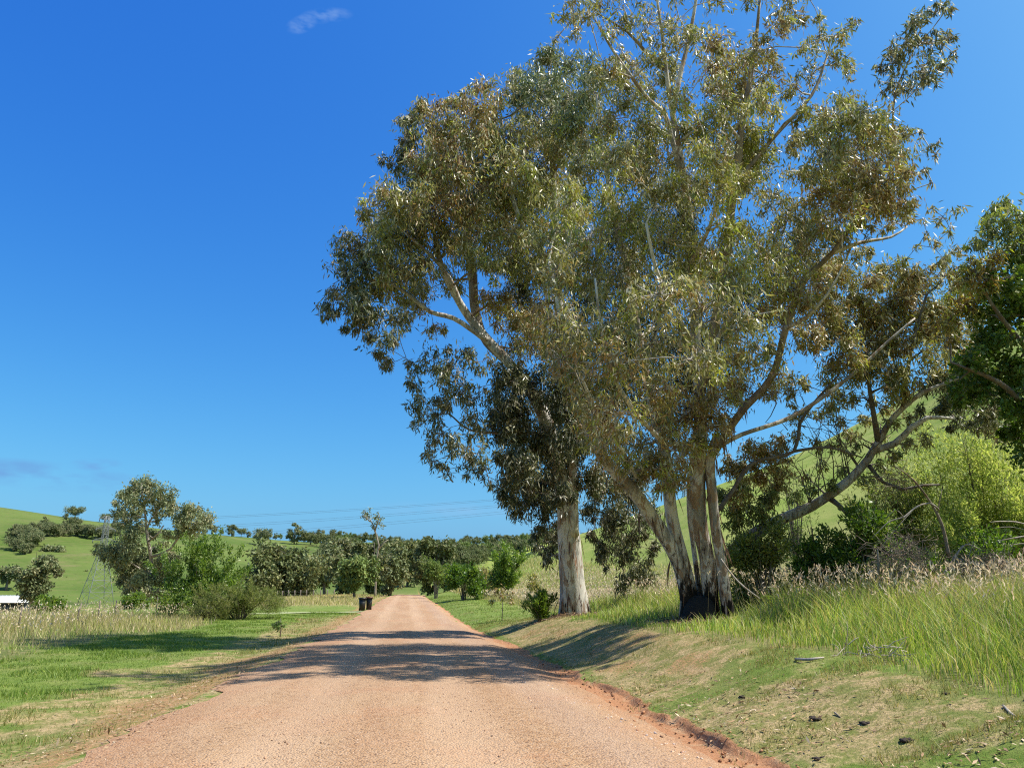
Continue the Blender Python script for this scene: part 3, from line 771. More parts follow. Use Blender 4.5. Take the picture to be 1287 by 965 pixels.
    # hanging brown skirt behind the right stem
    add([(960, 565, 26), (975, 585, 24), (950, 600, 24), (975, 612, 20), (940, 575, 22), (985, 560, 16), (930, 620, 20), (965, 630, 16), (935, 590, 24), (920, 580, 20)], 'brown', .95, 1.2, 2.4)
    k_area = 2.7
    for (x, y, r, t, pal, dens) in order(c, pl):
        rw = r * t / F * (.86 if pal != 'shade_curtain' else 1)
        n = int(k_area * dens * math.pi * rw * rw / .0029)
        pl.clump(P(x, y, t), rw, n, .175, .036, pal, droop=.85, sprays=max(7, int(r * .5)), br=.045 + rw * .035, twr=.014, spread=.21, flat=.9)
    pl.finish(M['gum'], M['bark_pale'])
    # black scorched stump wedged among the stems
    mb = MB()
    tube(mb, *resample([P(880, 800, t0 - .1), P(878, 770, t0 - .1), P(878, 760, t0 + .15), P(881, 748, t0 + .3)], [.60, .48, .40, .22], .1), 16, .16, 3)
    o = link('charred_butt', mb.build('charred_butt', plain('charcoal', (.012, .011, .010), .95), base), pl.root)
    o['label'] = 'burnt black butt between the stems'


def tree_B():
    t0 = 31.0
    base = T(720, t0)
    pl = Plant('gum_tree', base, 'single-trunked gum with white trunk streaked red brown, beside the road left of the many-stemmed gum', 'tree', 'big gum trees on the right bank')
    B = M['bark_pale']
    px_limb(pl, 'trunk', [(722, 785, t0, 29), (721, 762, t0, 24), (719, 735, t0, 20), (717, 700, t0, 18.5), (715, 672, t0, 17), (713, 655, t0, 15), (710, 630, t0, 12.5), (703, 590, t0, 11.5), (690, 540, t0 - .2, 11), (675, 505, t0 - .4, 9.5), (657, 479, t0 - .6, 8.5), (636, 452, t0 - .9, 8), (610, 424, t0 - 1.2, 7), (582, 388, t0 - 1.5, 6), (556, 337, t0 - 1.8, 4.5), (545, 290, t0 - 1.8, 3), (530, 240, t0 - 1.8, 2)], B, foot=3.2, seed=2.2, sides=20, lump=.06, thick=.80)
    px_limb(pl, 'trunk', [(720, 672, t0 - .2, 10), (721, 640, t0 - .2, 7.5), (720, 600, t0 - .1, 7.5), (716, 540, t0, 7.5), (706, 440, t0 + .2, 8), (700, 340, t0 + .4, 7), (696, 240, t0 + .6, 5), (694, 160, t0 + .6, 3), (690, 100, t0 + .6, 2)], B, seed=4.1, sides=12, label='slim upright leader')
    px_limb(pl, 'limb', [(612, 427, t0 - 1.2, 6.5), (598, 418, t0 - 1.5, 4.4), (570, 400, t0 - 1.9, 4), (541, 392, t0 - 2.2, 3.6), (519, 375, t0 - 2.4, 3), (495, 358, t0 - 2.6, 2.4), (473, 343, t0 - 2.8, 1.8), (445, 335, t0 - 3, 1)], B, seed=5, sides=8)
    px_limb(pl, 'limb', [(640, 456, t0 - .8, 9), (612, 430, t0 + .2, 9), (598, 395, t0 + .6, 9.5), (594, 350, t0 + .7, 10), (588, 300, t0 + .8, 8), (580, 240, t0 + .8, 6), (572, 180, t0 + .8, 4), (560, 140, t0 + .8, 2)], M['bark_brown'], seed=6, sides=10, thick=.6, label='grey upright limb')
    px_limb(pl, 'limb', [(580, 386, t0 - 1.5, 4.5), (565, 350, t0 - 2, 3.6), (540, 320, t0 - 2.4, 2.6), (505, 290, t0 - 2.8, 1.6)], B, seed=7, sides=7)
    px_limb(pl, 'limb', [(690, 545, t0, 5), (660, 555, t0 - .6, 3.5), (630, 545, t0 - 1, 2.6), (590, 540, t0 - 1.4, 1.8), (565, 520, t0 - 1.6, 1)], M['bark_brown'], seed=8, sides=7)
    px_limb(pl, 'limb', [(700, 340, t0 + .4, 5), (660, 290, t0, 4), (640, 230, t0 - .2, 3), (630, 150, t0 - .3, 2)], B, seed=9, sides=7)
    bark_ribbons(pl, 90, 6.0, .3, 1.0)
    c = []
    def add(s_, pal, dens, dlo, dhi):
        for x, y, r in s_: c.append((x, y, r, t0 + rng.uniform(dlo * 1.7 if dlo < 0 else dlo, dhi * 1.6), pal, dens))
    add([(404, 385, 8), (414, 395, 13), (424, 375, 17), (436, 350, 24), (446, 385, 22), (440, 315, 24), (430, 296, 12), (432, 410, 9), (455, 405, 15), (466, 428, 13), (480, 445, 14), (488, 456, 9), (472, 400, 22), (492, 425, 18), (500, 400, 20), (455, 350, 26)], 'dark', .85, -3.4, -1.2)
    add([(468, 285, 30), (482, 325, 30), (460, 262, 16), (498, 260, 32), (485, 238, 22), (510, 300, 34), (505, 350, 30), (525, 335, 30), (530, 280, 36), (470, 370, 26), (520, 250, 30)], 'olive', .85, -3, -.4)
    add([(492, 205, 14), (505, 195, 18), (510, 170, 20), (505, 148, 10), (520, 150, 20), (530, 135, 14), (515, 215, 18)], 'dark', .95, -.5, 1)
    add([(545, 150, 26), (560, 180, 34), (540, 200, 30), (575, 145, 24), (600, 170, 34), (585, 205, 36), (555, 235, 34), (600, 130, 22), (622, 150, 30), (560, 130, 12), (550, 265, 34), (590, 250, 38)], 'brown', .85, -2.4, .8)
    add([(598, 104, 11), (612, 108, 14), (590, 118, 9), (630, 118, 18), (648, 100, 16), (575, 128, 8)], 'olive', .6, -1.5, .5)
    add([(665, 95, 24), (690, 82, 24), (720, 75, 20), (745, 85, 20), (680, 115, 30), (715, 110, 32), (650, 125, 26), (745, 115, 28), (690, 70, 12), (730, 135, 32)], 'grey', .85, -1.5, 1.5)
    add([(640, 170, 34), (675, 160, 36), (710, 170, 36), (620, 200, 36), (655, 215, 38), (695, 210, 38), (740, 190, 30), (630, 250, 38), (670, 260, 38), (600, 290, 38), (640, 300, 38), (570, 310, 34), (560, 355, 22), (690, 300, 36), (655, 340, 36), (610, 335, 22), (715, 260, 34)], 'olive', .85, -2.4, 1.2)
    add([(530, 375, 20), (545, 410, 14), (620, 380, 24), (640, 400, 26), (670, 385, 34), (690, 430, 34), (650, 440, 22), (700, 350, 34), (665, 420, 26)], 'brown', .75, -1.2, 1.2)
    add([(470, 330, 30), (500, 300, 36), (540, 240, 40), (560, 190, 38), (600, 190, 40), (620, 240, 42), (580, 280, 40), (520, 360, 30), (650, 290, 40), (660, 200, 40), (700, 240, 40), (690, 330, 38), (650, 370, 34), (450, 370, 24), (700, 150, 34), (690, 400, 36)], 'shade_curtain', .7, 1.0, 2.6)
    # open lower-left skirt
    add([(525, 460, 14), (520, 485, 16), (545, 450, 20), (560, 470, 22), (530, 505, 18), (545, 520, 20), (575, 450, 20), (585, 490, 20), (555, 545, 18), (540, 560, 13), (545, 580, 12), (560, 590, 11), (575, 560, 18), (590, 530, 20), (600, 570, 18), (585, 585, 14), (605, 595, 12), (610, 540, 18), (600, 500, 18), (560, 500, 20), (615, 605, 8), (600, 455, 16), (525, 535, 8), (535, 572, 8)], 'dark', .62, -2.6, -.2)
    # dense dark curtain
    add([(640, 480, 24), (625, 520, 16), (632, 505, 20), (655, 510, 28), (640, 540, 26), (665, 545, 30), (640, 570, 22), (690, 520, 32), (660, 580, 28), (690, 570, 32), (720, 540, 32), (715, 590, 28), (650, 605, 24), (680, 612, 28), (635, 620, 14), (705, 625, 20), (665, 635, 20), (690, 640, 18), (645, 632, 12), (735, 560, 30), (740, 600, 22), (725, 500, 34), (700, 480, 32), (750, 530, 30), (670, 480, 26)], 'shade_curtain', 1.6, -1.8, 1.0)
    add([(690, 660, 16), (682, 685, 14), (690, 700, 11), (697, 675, 12), (676, 670, 10)], 'shade_curtain', 1.1, .6, 1.6)
    add([(760, 620, 24), (775, 650, 24), (755, 655, 18), (790, 630, 22), (770, 680, 20), (795, 670, 20), (810, 645, 18), (790, 705, 20), (805, 725, 16), (785, 730, 14), (760, 700, 14), (820, 690, 12), (745, 640, 16), (770, 600, 24), (800, 600, 22), (748, 675, 10), (812, 712, 12)], 'shade_curtain', 1.2, .5, 2.5)
    for (x, y, r, t, pal, dens) in order(c, pl):
        rw = r * t / F
        n = int(3.3 * dens * math.pi * rw * rw / .0062)
        pl.clump(P(x, y, t), rw, n, .245, .05, pal, droop=.95, sprays=max(6, int(r * .45)), br=.04 + rw * .03, twr=.013, spread=.26, flat=.95)
    pl.finish(M['gum'], M['bark_brown'])


def tree_C():
    t0 = 23.5
    base = T(905, t0)
    pl = Plant('gum_tree', base, 'leaning gum whose pale mottled trunk slants up to the right behind the many-stemmed gum', 'tree', 'big gum trees on the right bank')
    px_limb(pl, 'trunk', [(880, 760, t0, 22), (912, 705, t0, 20), (948, 672, t0, 17), (987, 650, t0, 14.5), (1020, 636, t0, 13), (1062, 608, t0 - .2, 11.5), (1091, 577, t0 - .3, 10.5), (1104, 556, t0 - .4, 9), (1117, 532, t0 - .5, 8), (1135, 512, t0 - .6, 7), (1158, 494, t0 - .7, 6), (1188, 482, t0 - .8, 4.5), (1215, 470, t0 - .8, 3)], M['bark_lean'], foot=3.4, seed=3.3, sides=14, lump=.07, thick=.47)
    px_limb(pl, 'limb', [(1098, 566, t0 - .3, 8), (1125, 557, t0 - .6, 7), (1146, 537, t0 - .9, 6), (1165, 525, t0 - 1, 5), (1200, 526, t0 - 1.1, 2.5)], M['bark_lean'], seed=4, sides=9, thick=.6)
    px_limb(pl, 'limb', [(1040, 624, t0, 5), (1052, 633, t0 - .4, 4), (1066, 646, t0 - .8, 3.5), (1085, 652, t0 - 1.2, 2.5), (1105, 660, t0 - 1.4, 1.4)], M['bark_rough'], seed=5, sides=7)
    px_limb(pl, 'limb', [(1092, 585, t0 - .3, 3.6), (1110, 606, t0 - .8, 3), (1135, 615, t0 - 1.1, 2.6), (1160, 610, t0 - 1.3, 2.2), (1182, 609, t0 - 1.4, 1.2)], M['bark_rough'], seed=6, sides=7)
    px_limb(pl, 'limb', [(1104, 556, t0 - .4, 5), (1098, 520, t0 - .6, 4), (1092, 480, t0 - .8, 3), (1090, 440, t0 - 1, 2.4)], M['bark_rough'], seed=7, sides=7)
    px_limb(pl, 'limb', [(1135, 512, t0 - .6, 4), (1140, 470, t0 - .8, 3), (1150, 420, t0 - 1, 2.4), (1165, 370, t0 - 1, 1.8)], M['bark_rough'], seed=8, sides=7)
    # bare dead twigs fanning up from the lean
    for i in range(15):
        a = rng.uniform(0, 1); x = 1015 + a * 85; y = 638 - a * 62 - rng.uniform(0, 6)
        t = t0 - .2; h = rng.uniform(30, 95); lean = rng.uniform(-70, 45)
        pts = [P(x, y, t), P(x + lean * .3, y - h * .4, t + rng.uniform(-.4, .4)), P(x + lean * .7 + rng.uniform(-8, 8), y - h * .75, t + rng.uniform(-.7, .7)), P(x + lean, y - h, t + rng.uniform(-.9, .9))]
        tube(pl.tw, pts, [.020, .015, .010, .005], 5, cap=False); pl.has_tw = True
        for j in range(4):
            q = pts[1 + j % 3]; e = q + rng.normal(size=3) * .28 + np.array([0, 0, .35])
            tube(pl.tw, [q, (q + e) / 2 + rng.normal(size=3) * .05, e], [.012, .009, .004], 3, cap=False)
    c = []
    def add(s_, pal, dens, dlo, dhi):
        for x, y, r in s_: c.append((x, y, r, t0 + rng.uniform(dlo, dhi), pal, dens))
    add([(1045, 420, 28), (1075, 405, 32), (1110, 395, 34), (1140, 375, 30), (1095, 430, 32), (1125, 430, 32), (1065, 440, 28), (1155, 410, 28), (1150, 350, 22), (1130, 355, 20), (1085, 375, 20), (1100, 355, 14)], 'brown', .85, -1.8, .6)
    add([(1175, 385, 22), (1170, 440, 26), (1140, 465, 26), (1105, 465, 26), (1075, 470, 20), (1045, 465, 18), (1165, 355, 18), (1185, 345, 16), (1120, 490, 16), (1185, 470, 20), (1150, 490, 14), (1060, 500, 12), (1090, 500, 10)], 'olive', .6, -1.6, .8)
    add([(1205, 440, 24), (1225, 460, 24), (1195, 480, 22), (1170, 480, 20), (1240, 480, 24), (1215, 500, 22), (1185, 510, 18), (1250, 510, 22), (1155, 520, 12), (1230, 530, 18), (1265, 490, 24), (1200, 530, 14), (1260, 540, 18)], 'dark', .9, -1.5, 1)
    add([(1040, 395, 24), (1065, 375, 22), (1090, 350, 20), (1115, 335, 18), (1060, 340, 22), (1085, 320, 16), (1140, 340, 16), (1200, 400, 26), (1215, 430, 26), (1190, 370, 24), (1215, 350, 20), (1180, 330, 14), (1100, 445, 26), (1130, 480, 22), (1080, 460, 24), (1170, 410, 28), (1230, 400, 24)], 'olive', .75, -1.8, 1)
    for i in range(46):
        x, y = rng.uniform(975, 1135), rng.uniform(478, 590); t = t0 + rng.uniform(-1, 1)
        pts = [P(x, y, t)]
        for k in range(3): pts.append(pts[-1] + np.array([rng.normal() * .28, rng.normal() * .2, rng.normal() * .22]))
        tube(pl.tw, pts, [.016, .012, .008, .004], 4, cap=False)
    add([(990, 500, 12), (1010, 480, 14), (1030, 520, 10), (1060, 530, 10), (1090, 525, 12), (1120, 530, 12), (1000, 545, 9), (1145, 560, 12), (1165, 550, 12), (1120, 575, 9), (1015, 600, 10), (1035, 585, 8), (985, 480, 16), (1005, 520, 14), (1045, 510, 16), (1070, 545, 13), (1100, 555, 12), (1025, 555, 12), (1140, 530, 14), (1050, 560, 11)], 'olive', .6, -1, 1)
    add([(1040, 610, 12), (1060, 590, 11), (1085, 600, 12), (1105, 585, 12), (1125, 570, 11), (1000, 630, 13), (1020, 612, 11), (1075, 560, 10)], 'drygreen', .5, -1.2, .6)
    add([(1050, 490, 14), (1040, 480, 16), (1075, 500, 12), (1110, 510, 12), (1130, 500, 14)], 'olive', .5, -1, 1)
    add([(1160, 275, 7), (1172, 262, 7), (1185, 272, 10), (1195, 290, 9), (1165, 292, 7), (1150, 308, 6), (1178, 305, 9), (1200, 315, 11), (1186, 325, 10), (1205, 265, 8), (1140, 325, 8)], 'olive', .45, -1, .2)
    add([(925, 660, 18), (945, 640, 20), (915, 640, 14), (960, 655, 16), (935, 685, 18), (960, 690, 16), (905, 625, 14), (930, 610, 16), (985, 680, 16), (970, 625, 14)], 'drygreen', .9, -1.6, -.3)
    for (x, y, r, t, pal, dens) in order(c, pl):
        rw = r * t / F
        n = int(3.0 * dens * math.pi * rw * rw / .0036)
        pl.clump(P(x, y, t), rw, n, .205, .042, pal, droop=.8, sprays=max(5, int(r * .4)), br=.03 + rw * .03, twr=.010, spread=.27)
    pl.finish(M['gum'], M['bark_rough'])


def tree_D():
    t0 = 19.0
    base = T(1345, t0)
    pl = Plant('roadside_tree', base, 'dense tree with bright green leaves and dark underside at the right edge', 'tree')
    R_ = M['bark_rough']
    px_limb(pl, 'trunk', [(1345, 780, t0, 13), (1342, 700, t0, 10), (1335, 620, t0, 9), (1325, 540, t0, 8), (1310, 460, t0, 7), (1295, 380, t0, 5), (1285, 310, t0, 3), (1275, 260, t0, 1.6)], R_, foot=0, sides=12, seed=2)
    px_limb(pl, 'limb', [(1325, 540, t0, 6), (1290, 510, t0 - .4, 5), (1255, 480, t0 - .7, 4), (1220, 465, t0 - .9, 2.6), (1195, 455, t0 - 1, 1.6)], R_, sides=8, seed=3)
    px_limb(pl, 'limb', [(1310, 460, t0, 5), (1275, 420, t0 - .6, 3.6), (1245, 380, t0 - .9, 2.6), (1225, 340, t0 - 1, 1.6)], R_, sides=8, seed=4)
    px_limb(pl, 'limb', [(1310, 460, t0, 5), (1350, 400, t0, 4), (1380, 340, t0, 2.6)], R_, sides=8, seed=5)
    c = []
    def add(s_, pal, dens, dlo, dhi):
        for x, y, r in s_: c.append((x, y, r, t0 + rng.uniform(dlo, dhi), pal, dens))
    add([(1252, 258, 13), (1268, 252, 10), (1240, 275, 15), (1262, 278, 22), (1280, 270, 18), (1245, 300, 20), (1228, 305, 13), (1275, 305, 26), (1300, 290, 26), (1320, 310, 30)], 'grey', .8, -1, .8)
    add([(1225, 330, 18), (1245, 330, 22), (1215, 350, 18), (1205, 335, 12), (1235, 350, 22), (1208, 375, 18), (1195, 400, 18), (1215, 385, 20), (1190, 425, 16)], 'brown', .7, -1.2, .4)
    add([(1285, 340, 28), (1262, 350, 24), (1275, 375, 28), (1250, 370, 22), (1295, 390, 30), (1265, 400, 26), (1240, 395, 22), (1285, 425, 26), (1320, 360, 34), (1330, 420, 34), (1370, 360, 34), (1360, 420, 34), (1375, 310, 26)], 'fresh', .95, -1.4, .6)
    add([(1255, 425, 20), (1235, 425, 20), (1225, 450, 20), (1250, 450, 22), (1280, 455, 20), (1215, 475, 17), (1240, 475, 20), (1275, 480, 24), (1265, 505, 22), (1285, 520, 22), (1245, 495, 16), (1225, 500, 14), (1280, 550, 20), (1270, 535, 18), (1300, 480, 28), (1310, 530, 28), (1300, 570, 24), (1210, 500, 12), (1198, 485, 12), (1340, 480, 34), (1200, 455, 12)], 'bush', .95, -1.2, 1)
    for (x, y, r, t, pal, dens) in order(c, pl):
        rw = r * t / F
        n = int(3.6 * dens * math.pi * rw * rw / .0044)
        big = pal in ('fresh', 'bush')
        pl.clump(P(x, y, t), rw, n, .13 if big else .19, .075 if big else .04, pal, droop=.45 if big else .8, sprays=max(6, int(r * .45)), br=.03 + rw * .03, twr=.010, spread=.26)
    pl.finish(M['green'], R_)


tree_A(); tree_B(); tree_C(); tree_D()


# ------------------------------------------------------------------ shrubs
def shrub(name, label, cat, px, base_px_y, top_y, w, t, pal, mat, leaf, group=None, n=7000, stems=9, up=1.0, spiky=False, round_=True, bark='bark_rough', clumps=16, low=.12, seed=0, fill=14, cr=(.26, .46), plume=False):
    b = T(px, t)
    top = P(px, top_y, t)[2]; h = (top - b[2]) * 1.06; R = w * t / F / 2 * (1.3 if spiky else 1.12); n = int(n * 1.05); leaf = (leaf[0] * 1.1, leaf[1] * 1.15)
    pl = Plant(name, b, label, cat, group)
    tips = []
    for i in range(stems):
        a = i / stems * 6.283 + rng.uniform(-.4, .4); rr_ = R * rng.uniform(.25, .95)
        hh = h * rng.uniform(.42 if (spiky and not fill) else .7, 1.0) * (1 - .35 * (rr_ / R) ** 2)
        e = b + np.array([math.cos(a) * rr_, math.sin(a) * rr_, hh]); s0 = b + np.array([math.cos(a), math.sin(a), 0]) * R * .08
        mid = s0 * .5 + e * .5 + np.array([-math.cos(a) * R * .12, -math.sin(a) * R * .12, h * .05])
        pts, rad = resample([s0 - [0, 0, .15], mid, e], [.02 + h * .006, .013 + h * .003, .004], h / 7)
        tube(pl.tw, pts, rad, 5, cap=False); pl.has_tw = True
        pl.nodes += list(pts); pl.nr += list(rad); tips.append((pts, i))
    if spiky:      # upright leafy shoots
        per = n // (stems * 6)
        for pts, i in tips:
            for j in range(6):
                f = rng.uniform(.25, 1); k = min(int(f * len(pts)), len(pts) - 1)
                o = pts[k]; d = unit(np.array([rng.normal() * .45, rng.normal() * .45, 1.0]) + (o - b) * np.array([.35, .35, 0]) / max(R, .1))
                Ls = h * rng.uniform(.16, .40) * (1.0 if f > .55 else .75)
                tt = rng.random(per) ** .8
                C = o + d * (tt * Ls)[:, None] + rng.normal(size=(per, 3)) * h * .022
                D = unit(d * 1.0 + rng.normal(size=(per, 3)) * .6)
                cols = np.array(PAL[pal]); cc = cols[rng.integers(0, 4, per)] * (.7 + .6 * rng.random(per))[:, None]
                pl.lv.append((C, D, leaf[0] * (.6 + .7 * rng.random(per)), leaf[1] * (.7 + .6 * rng.random(per)), cc))
                tube(pl.tw, [o, o + d * Ls * .8], [.007, .003], 3, cap=False)
    if fill:
        clumps = fill if spiky else clumps; n = int(n * .7) if spiky else n
        for i in range(clumps):
            d = unit(rng.normal(size=3)); d[2] = abs(d[2]) * 1.0
            rad = rng.uniform(.35, .85)
            c = b + np.array([d[0] * R * rad, d[1] * R * rad, h * (low + (.88 - low) * (d[2] * rad * .75 + rng.random() * .25))])
            r = R * rng.uniform(*cr)
            if plume:
                pk = tips[i % len(tips)][0]; c = pk[int(rng.uniform(.3, 1) * (len(pk) - 1))] + rng.normal(size=3) * R * .1
            pl.clump(c, min(r, h * .34), n // clumps, leaf[0], leaf[1], pal, droop=-.3 * up, sprays=12, out=.5, br=.02, twr=.006, spread=.3, flat=.8)
    pl.finish(mat, M[bark])
    return pl.root


GR = 'shrubs left of the road'
shrub('shrub', 'bright green upright shrub in long grass in front of the tall left gum', 'shrub', 250, 783, 688, 84, 50, 'midgreen', M['green'], (.17, .06), GR, 15000, 16, spiky=True)
shrub('shrub', 'wide olive green feathery bush beside the taller bright green shrub', 'shrub', 304, 783, 736, 92, 47, 'drygreen', M['soft'], (.16, .022), GR, 16000, 22, spiky=True)
shrub('shrub', 'low pale grey green bush at the left foot of the wide olive bush', 'shrub', 262, 783, 752, 46, 46, 'drygreen', M['soft'], (.14, .02), GR, 5000, 12, spiky=True)
shrub('shrub', 'small leafy bright bush in the pale grass near the white roofed shed', 'shrub', 65, 785, 746, 32, 60, 'fresh', M['green'], (.18, .09), GR, 5000, 8)
shrub('shrub', 'small rounded green bush right below the tall left gum', 'shrub', 170, 776, 738, 29, 66, 'fresh', M['green'], (.19, .08), GR, 5000, 8)
shrub('shrub', 'thin wispy sapling shrub in pale grass near the lattice tower foot', 'shrub', 148, 778, 757, 12, 66, 'lime', M['soft'], (.13, .04), GR, 500, 5)
GR2 = 'shrubs right of the road'
shrub('shrub', 'dark green bushy shrub on the right verge where the lawn begins', 'shrub', 583, 748, 692, 48, 88, 'bush', M['green'], (.28, .12), GR2, 9000, 10, clumps=20)
shrub('shrub', 'mid green round shrub left of the roadside dark shrub, over bare stems', 'shrub', 548, 744, 694, 38, 112, 'fargreen', M['soft'], (.34, .12), GR2, 5500, 9, low=.35)
shrub('shrub', 'brownish twiggy shrub between the two green shrubs right of the road', 'shrub', 612, 742, 700, 40, 96, 'olive', M['soft'], (.26, .08), GR2, 5000, 10)
shrub('shrub', 'tall bright green pointed shrub in front of the sunny right hill', 'shrub', 636, 742, 688, 36, 92, 'midgreen', M['green'], (.26, .11), GR2, 7000, 12, spiky=True)
shrub('shrub', 'small brownish green shrub alone on the hill foot left of the white trunk', 'shrub', 674, 738, 718, 26, 70, 'olive', M['soft'], (.2, .07), GR2, 2500, 8)
shrub('shrub', 'spiky dark green clump against the left foot of the white trunk', 'shrub', 680, 772, 748, 30, 30.5, 'midgreen', M['green'], (.22, .03), GR2, 3500, 16, spiky=True, fill=0)
GR3 = 'understorey shrubs on the right bank'
lime_t = 22
for lab, px_, top_, w_, t_ in (('tallest upright feathery lime green sapling, its pointed top reaching the dark tree', 1246, 500, 36, 24.5),
                               ('lime green feathery sapling just left of the tallest pointed one', 1206, 556, 40, 25.2),
                               ('short lime green feathery sapling nearest the forked end of the leaning trunk', 1166, 578, 40, 26.0),
                               ('lime green feathery sapling just right of the tallest pointed one', 1276, 562, 36, 24.0),
                               ('lime green feathery sapling cut by the right edge of the view', 1304, 590, 40, 23.2),
                               ('low lime green bush in front between the upright feathery saplings', 1226, 622, 46, 23.6)):
    shrub('wattle', lab, 'shrub', px_, 720, top_, w_, t_, 'lime', M['soft'], (.14, .038), GR3, 6000, 12, spiky=True, fill=0)
shrub('wattle', 'low olive lime shrub beneath the end of the leaning trunk', 'shrub', 1135, 715, 590, 56, 26.5, 'drygreen', M['soft'], (.14, .038), GR3, 14000, 18, spiky=True, fill=0)
shrub('shrub', 'dark green shrub right below the middle of the leaning trunk', 'shrub', 1095, 735, 592, 96, 21.5, 'bush', M['green'], (.13, .05), GR3, 13000, 12, clumps=24)
shrub('shrub', 'dark bushy shrub under the leaning trunk left of the larger dark shrub', 'shrub', 1032, 740, 622, 74, 22, 'bush', M['green'], (.12, .05), GR3, 8000, 10, clumps=18)
shrub('shrub', 'grey green shrub at the foot of the leaning trunk', 'shrub', 958, 745, 618, 84, 22.0, 'drygreen', M['green'], (.11, .04), GR3, 9000, 12, clumps=20)
shrub('shrub', 'thin upright shrub of bare twigs seen against the sunny hill', 'shrub', 1006, 690, 585, 34, 34, 'bush', M['soft'], (.10, .03), GR3, 2200, 14, spiky=True)
shrub('shrub', 'low dark shrub below the lime shrubs behind the tangle of sticks', 'shrub', 1160, 735, 650, 80, 21, 'bush', M['green'], (.12, .045), GR3, 8000, 10, clumps=16)
shrub('shrub', 'dark low growth behind the pale sticks at the right edge', 'shrub', 1255, 730, 650, 96, 22, 'bush', M['green'], (.12, .045), GR3, 8000, 10, clumps=16)


# bracken fronds
def fern(label, px, t, R, h, n):
    b = T(px, t); pl = Plant('bracken', b, label, 'fern', 'bracken ferns on the right bank')
    for i in range(n):
        a = rng.uniform(0, 6.283); L = R * rng.uniform(.6, 1.1)
        tt = np.linspace(0, 1, 9)
        pts = b + np.stack([np.cos(a) * L * tt, np.sin(a) * L * tt, h * rng.uniform(.7, 1.1) * np.sin(tt * 2.0) * 1.05], 1)
        tube(pl.tw, pts, np.linspace(.006, .002, 9), 3, cap=False); pl.has_tw = True
        sd = np.array([-math.sin(a), math.cos(a), 0]); m = 22
        f = np.linspace(.25, 1, m); c = np.stack([np.interp(f, tt, pts[:, k]) for k in range(3)], 1)
        for sg in (-1, 1):
            D = unit(sd * sg + np.array([math.cos(a), math.sin(a), 0]) * .45 + rng.normal(size=(m, 3)) * .12)
            ln = L * .34 * (1.12 - f) + .02
            cc = np.array(PAL['fresh' if i % 3 else 'drygreen'])[rng.integers(0, 4, m)] * rng.uniform(.7, 1.1)
            pl.lv.append((c, D, ln, ln * .3, cc))
    pl.finish(M['green'], M['bark_rough'], 'fronds', 'stalks')


fern('bracken clump in front of the dark shrub under the leaning trunk', 1120, 19.5, .75, .75, 16)
fern('bracken clump right of the tangle of dead sticks', 1165, 19.0, .8, .8, 16)
fern('bracken clump at the foot of the charred gum', 985, 20.0, .7, .75, 14)


# ------------------------------------------------------------------ dead wood
def stick(name, label, cat, strands, mat='bark_dead', group=None):
    b = np.asarray(strands[0][0][0], float)
    root = empty(name, b, label, cat, group)
    for i, (pts, rad) in enumerate(strands):
        pts, rad = resample(pts, rad, .15)
        mb = MB(); tube(mb, pts, rad, 7, .08, i)
        link('stem' if i == 0 else 'side_branch', mb.build('stem', M[mat], b), root)


DW = 'dead branches on the right bank'
t = 19.8
stick('dead_branch', 'brown curved dead branch rising out of the stick tangle', 'branch', [([P(1193, 700, t), P(1184, 660, t), P(1170, 632, t), P(1148, 603, t - .2), P(1124, 585, t - .3)], [.05, .04, .03, .02, .01]), ([P(1178, 645, t), P(1182, 625, t), P(1184, 615, t)], [.018, .012, .006])], 'bark_brown', DW)
stick('dead_branch', 'bleached pale branch bending left over the dark shrub', 'branch', [([P(1180, 640, t - .3), P(1168, 632, t - .4), P(1150, 638, t - .5), P(1136, 650, t - .6), P(1118, 655, t - .6), P(1096, 676, t - .6)], [.022, .024, .022, .02, .014, .006]), ([P(1136, 650, t - .6), P(1125, 640, t - .7), P(1112, 655, t - .7)], [.012, .009, .004]), ([P(1150, 638, t - .5), P(1130, 660, t - .7), P(1105, 690, t - .8)], [.01, .007, .003])], 'bark_dead', DW)
stick('dead_branch', 'pale forked stick lying at the base of the brown dead branch', 'branch', [([P(1186, 722, t - .8), P(1200, 700, t - .6), P(1214, 684, t - .5), P(1232, 690, t - .4)], [.03, .028, .02, .01]), ([P(1200, 700, t - .6), P(1214, 705, t - .8), P(1224, 680, t - .8)], [.02, .016, .008]), ([P(1200, 702, t - .6), P(1212, 718, t - .9)], [.016, .008])], 'bark_dead', DW)
stick('dead_branch', 'long bleached sticks fanning from the right edge', 'branch', [([P(1300, 662, t), P(1278, 656, t), P(1258, 655, t - .1), P(1244, 656, t - .2)], [.02, .02, .014, .006]), ([P(1300, 668, t), P(1270, 662, t), P(1248, 664, t)], [.012, .01, .004]), ([P(1300, 672, t), P(1280, 675, t), P(1252, 680, t)], [.024, .02, .01]), ([P(1300, 684, t), P(1282, 683, t), P(1266, 686, t)], [.016, .014, .006])], 'bark_dead', DW)
stick('dead_branch', 'thin white stick leaning beside the slim white stem', 'branch', [([P(906, 702, 20.2), P(920, 722, 20.0), P(936, 738, 19.8), P(955, 752, 19.6)], [.02, .022, .022, .018])], 'bark_dead', DW)
stick('dead_branch', 'short pale upright snag in front of the dark shrub', 'branch', [([P(1104, 722, 19), P(1104, 705, 19), P(1103, 690, 19)], [.03, .026, .012])], 'bark_dead', DW)


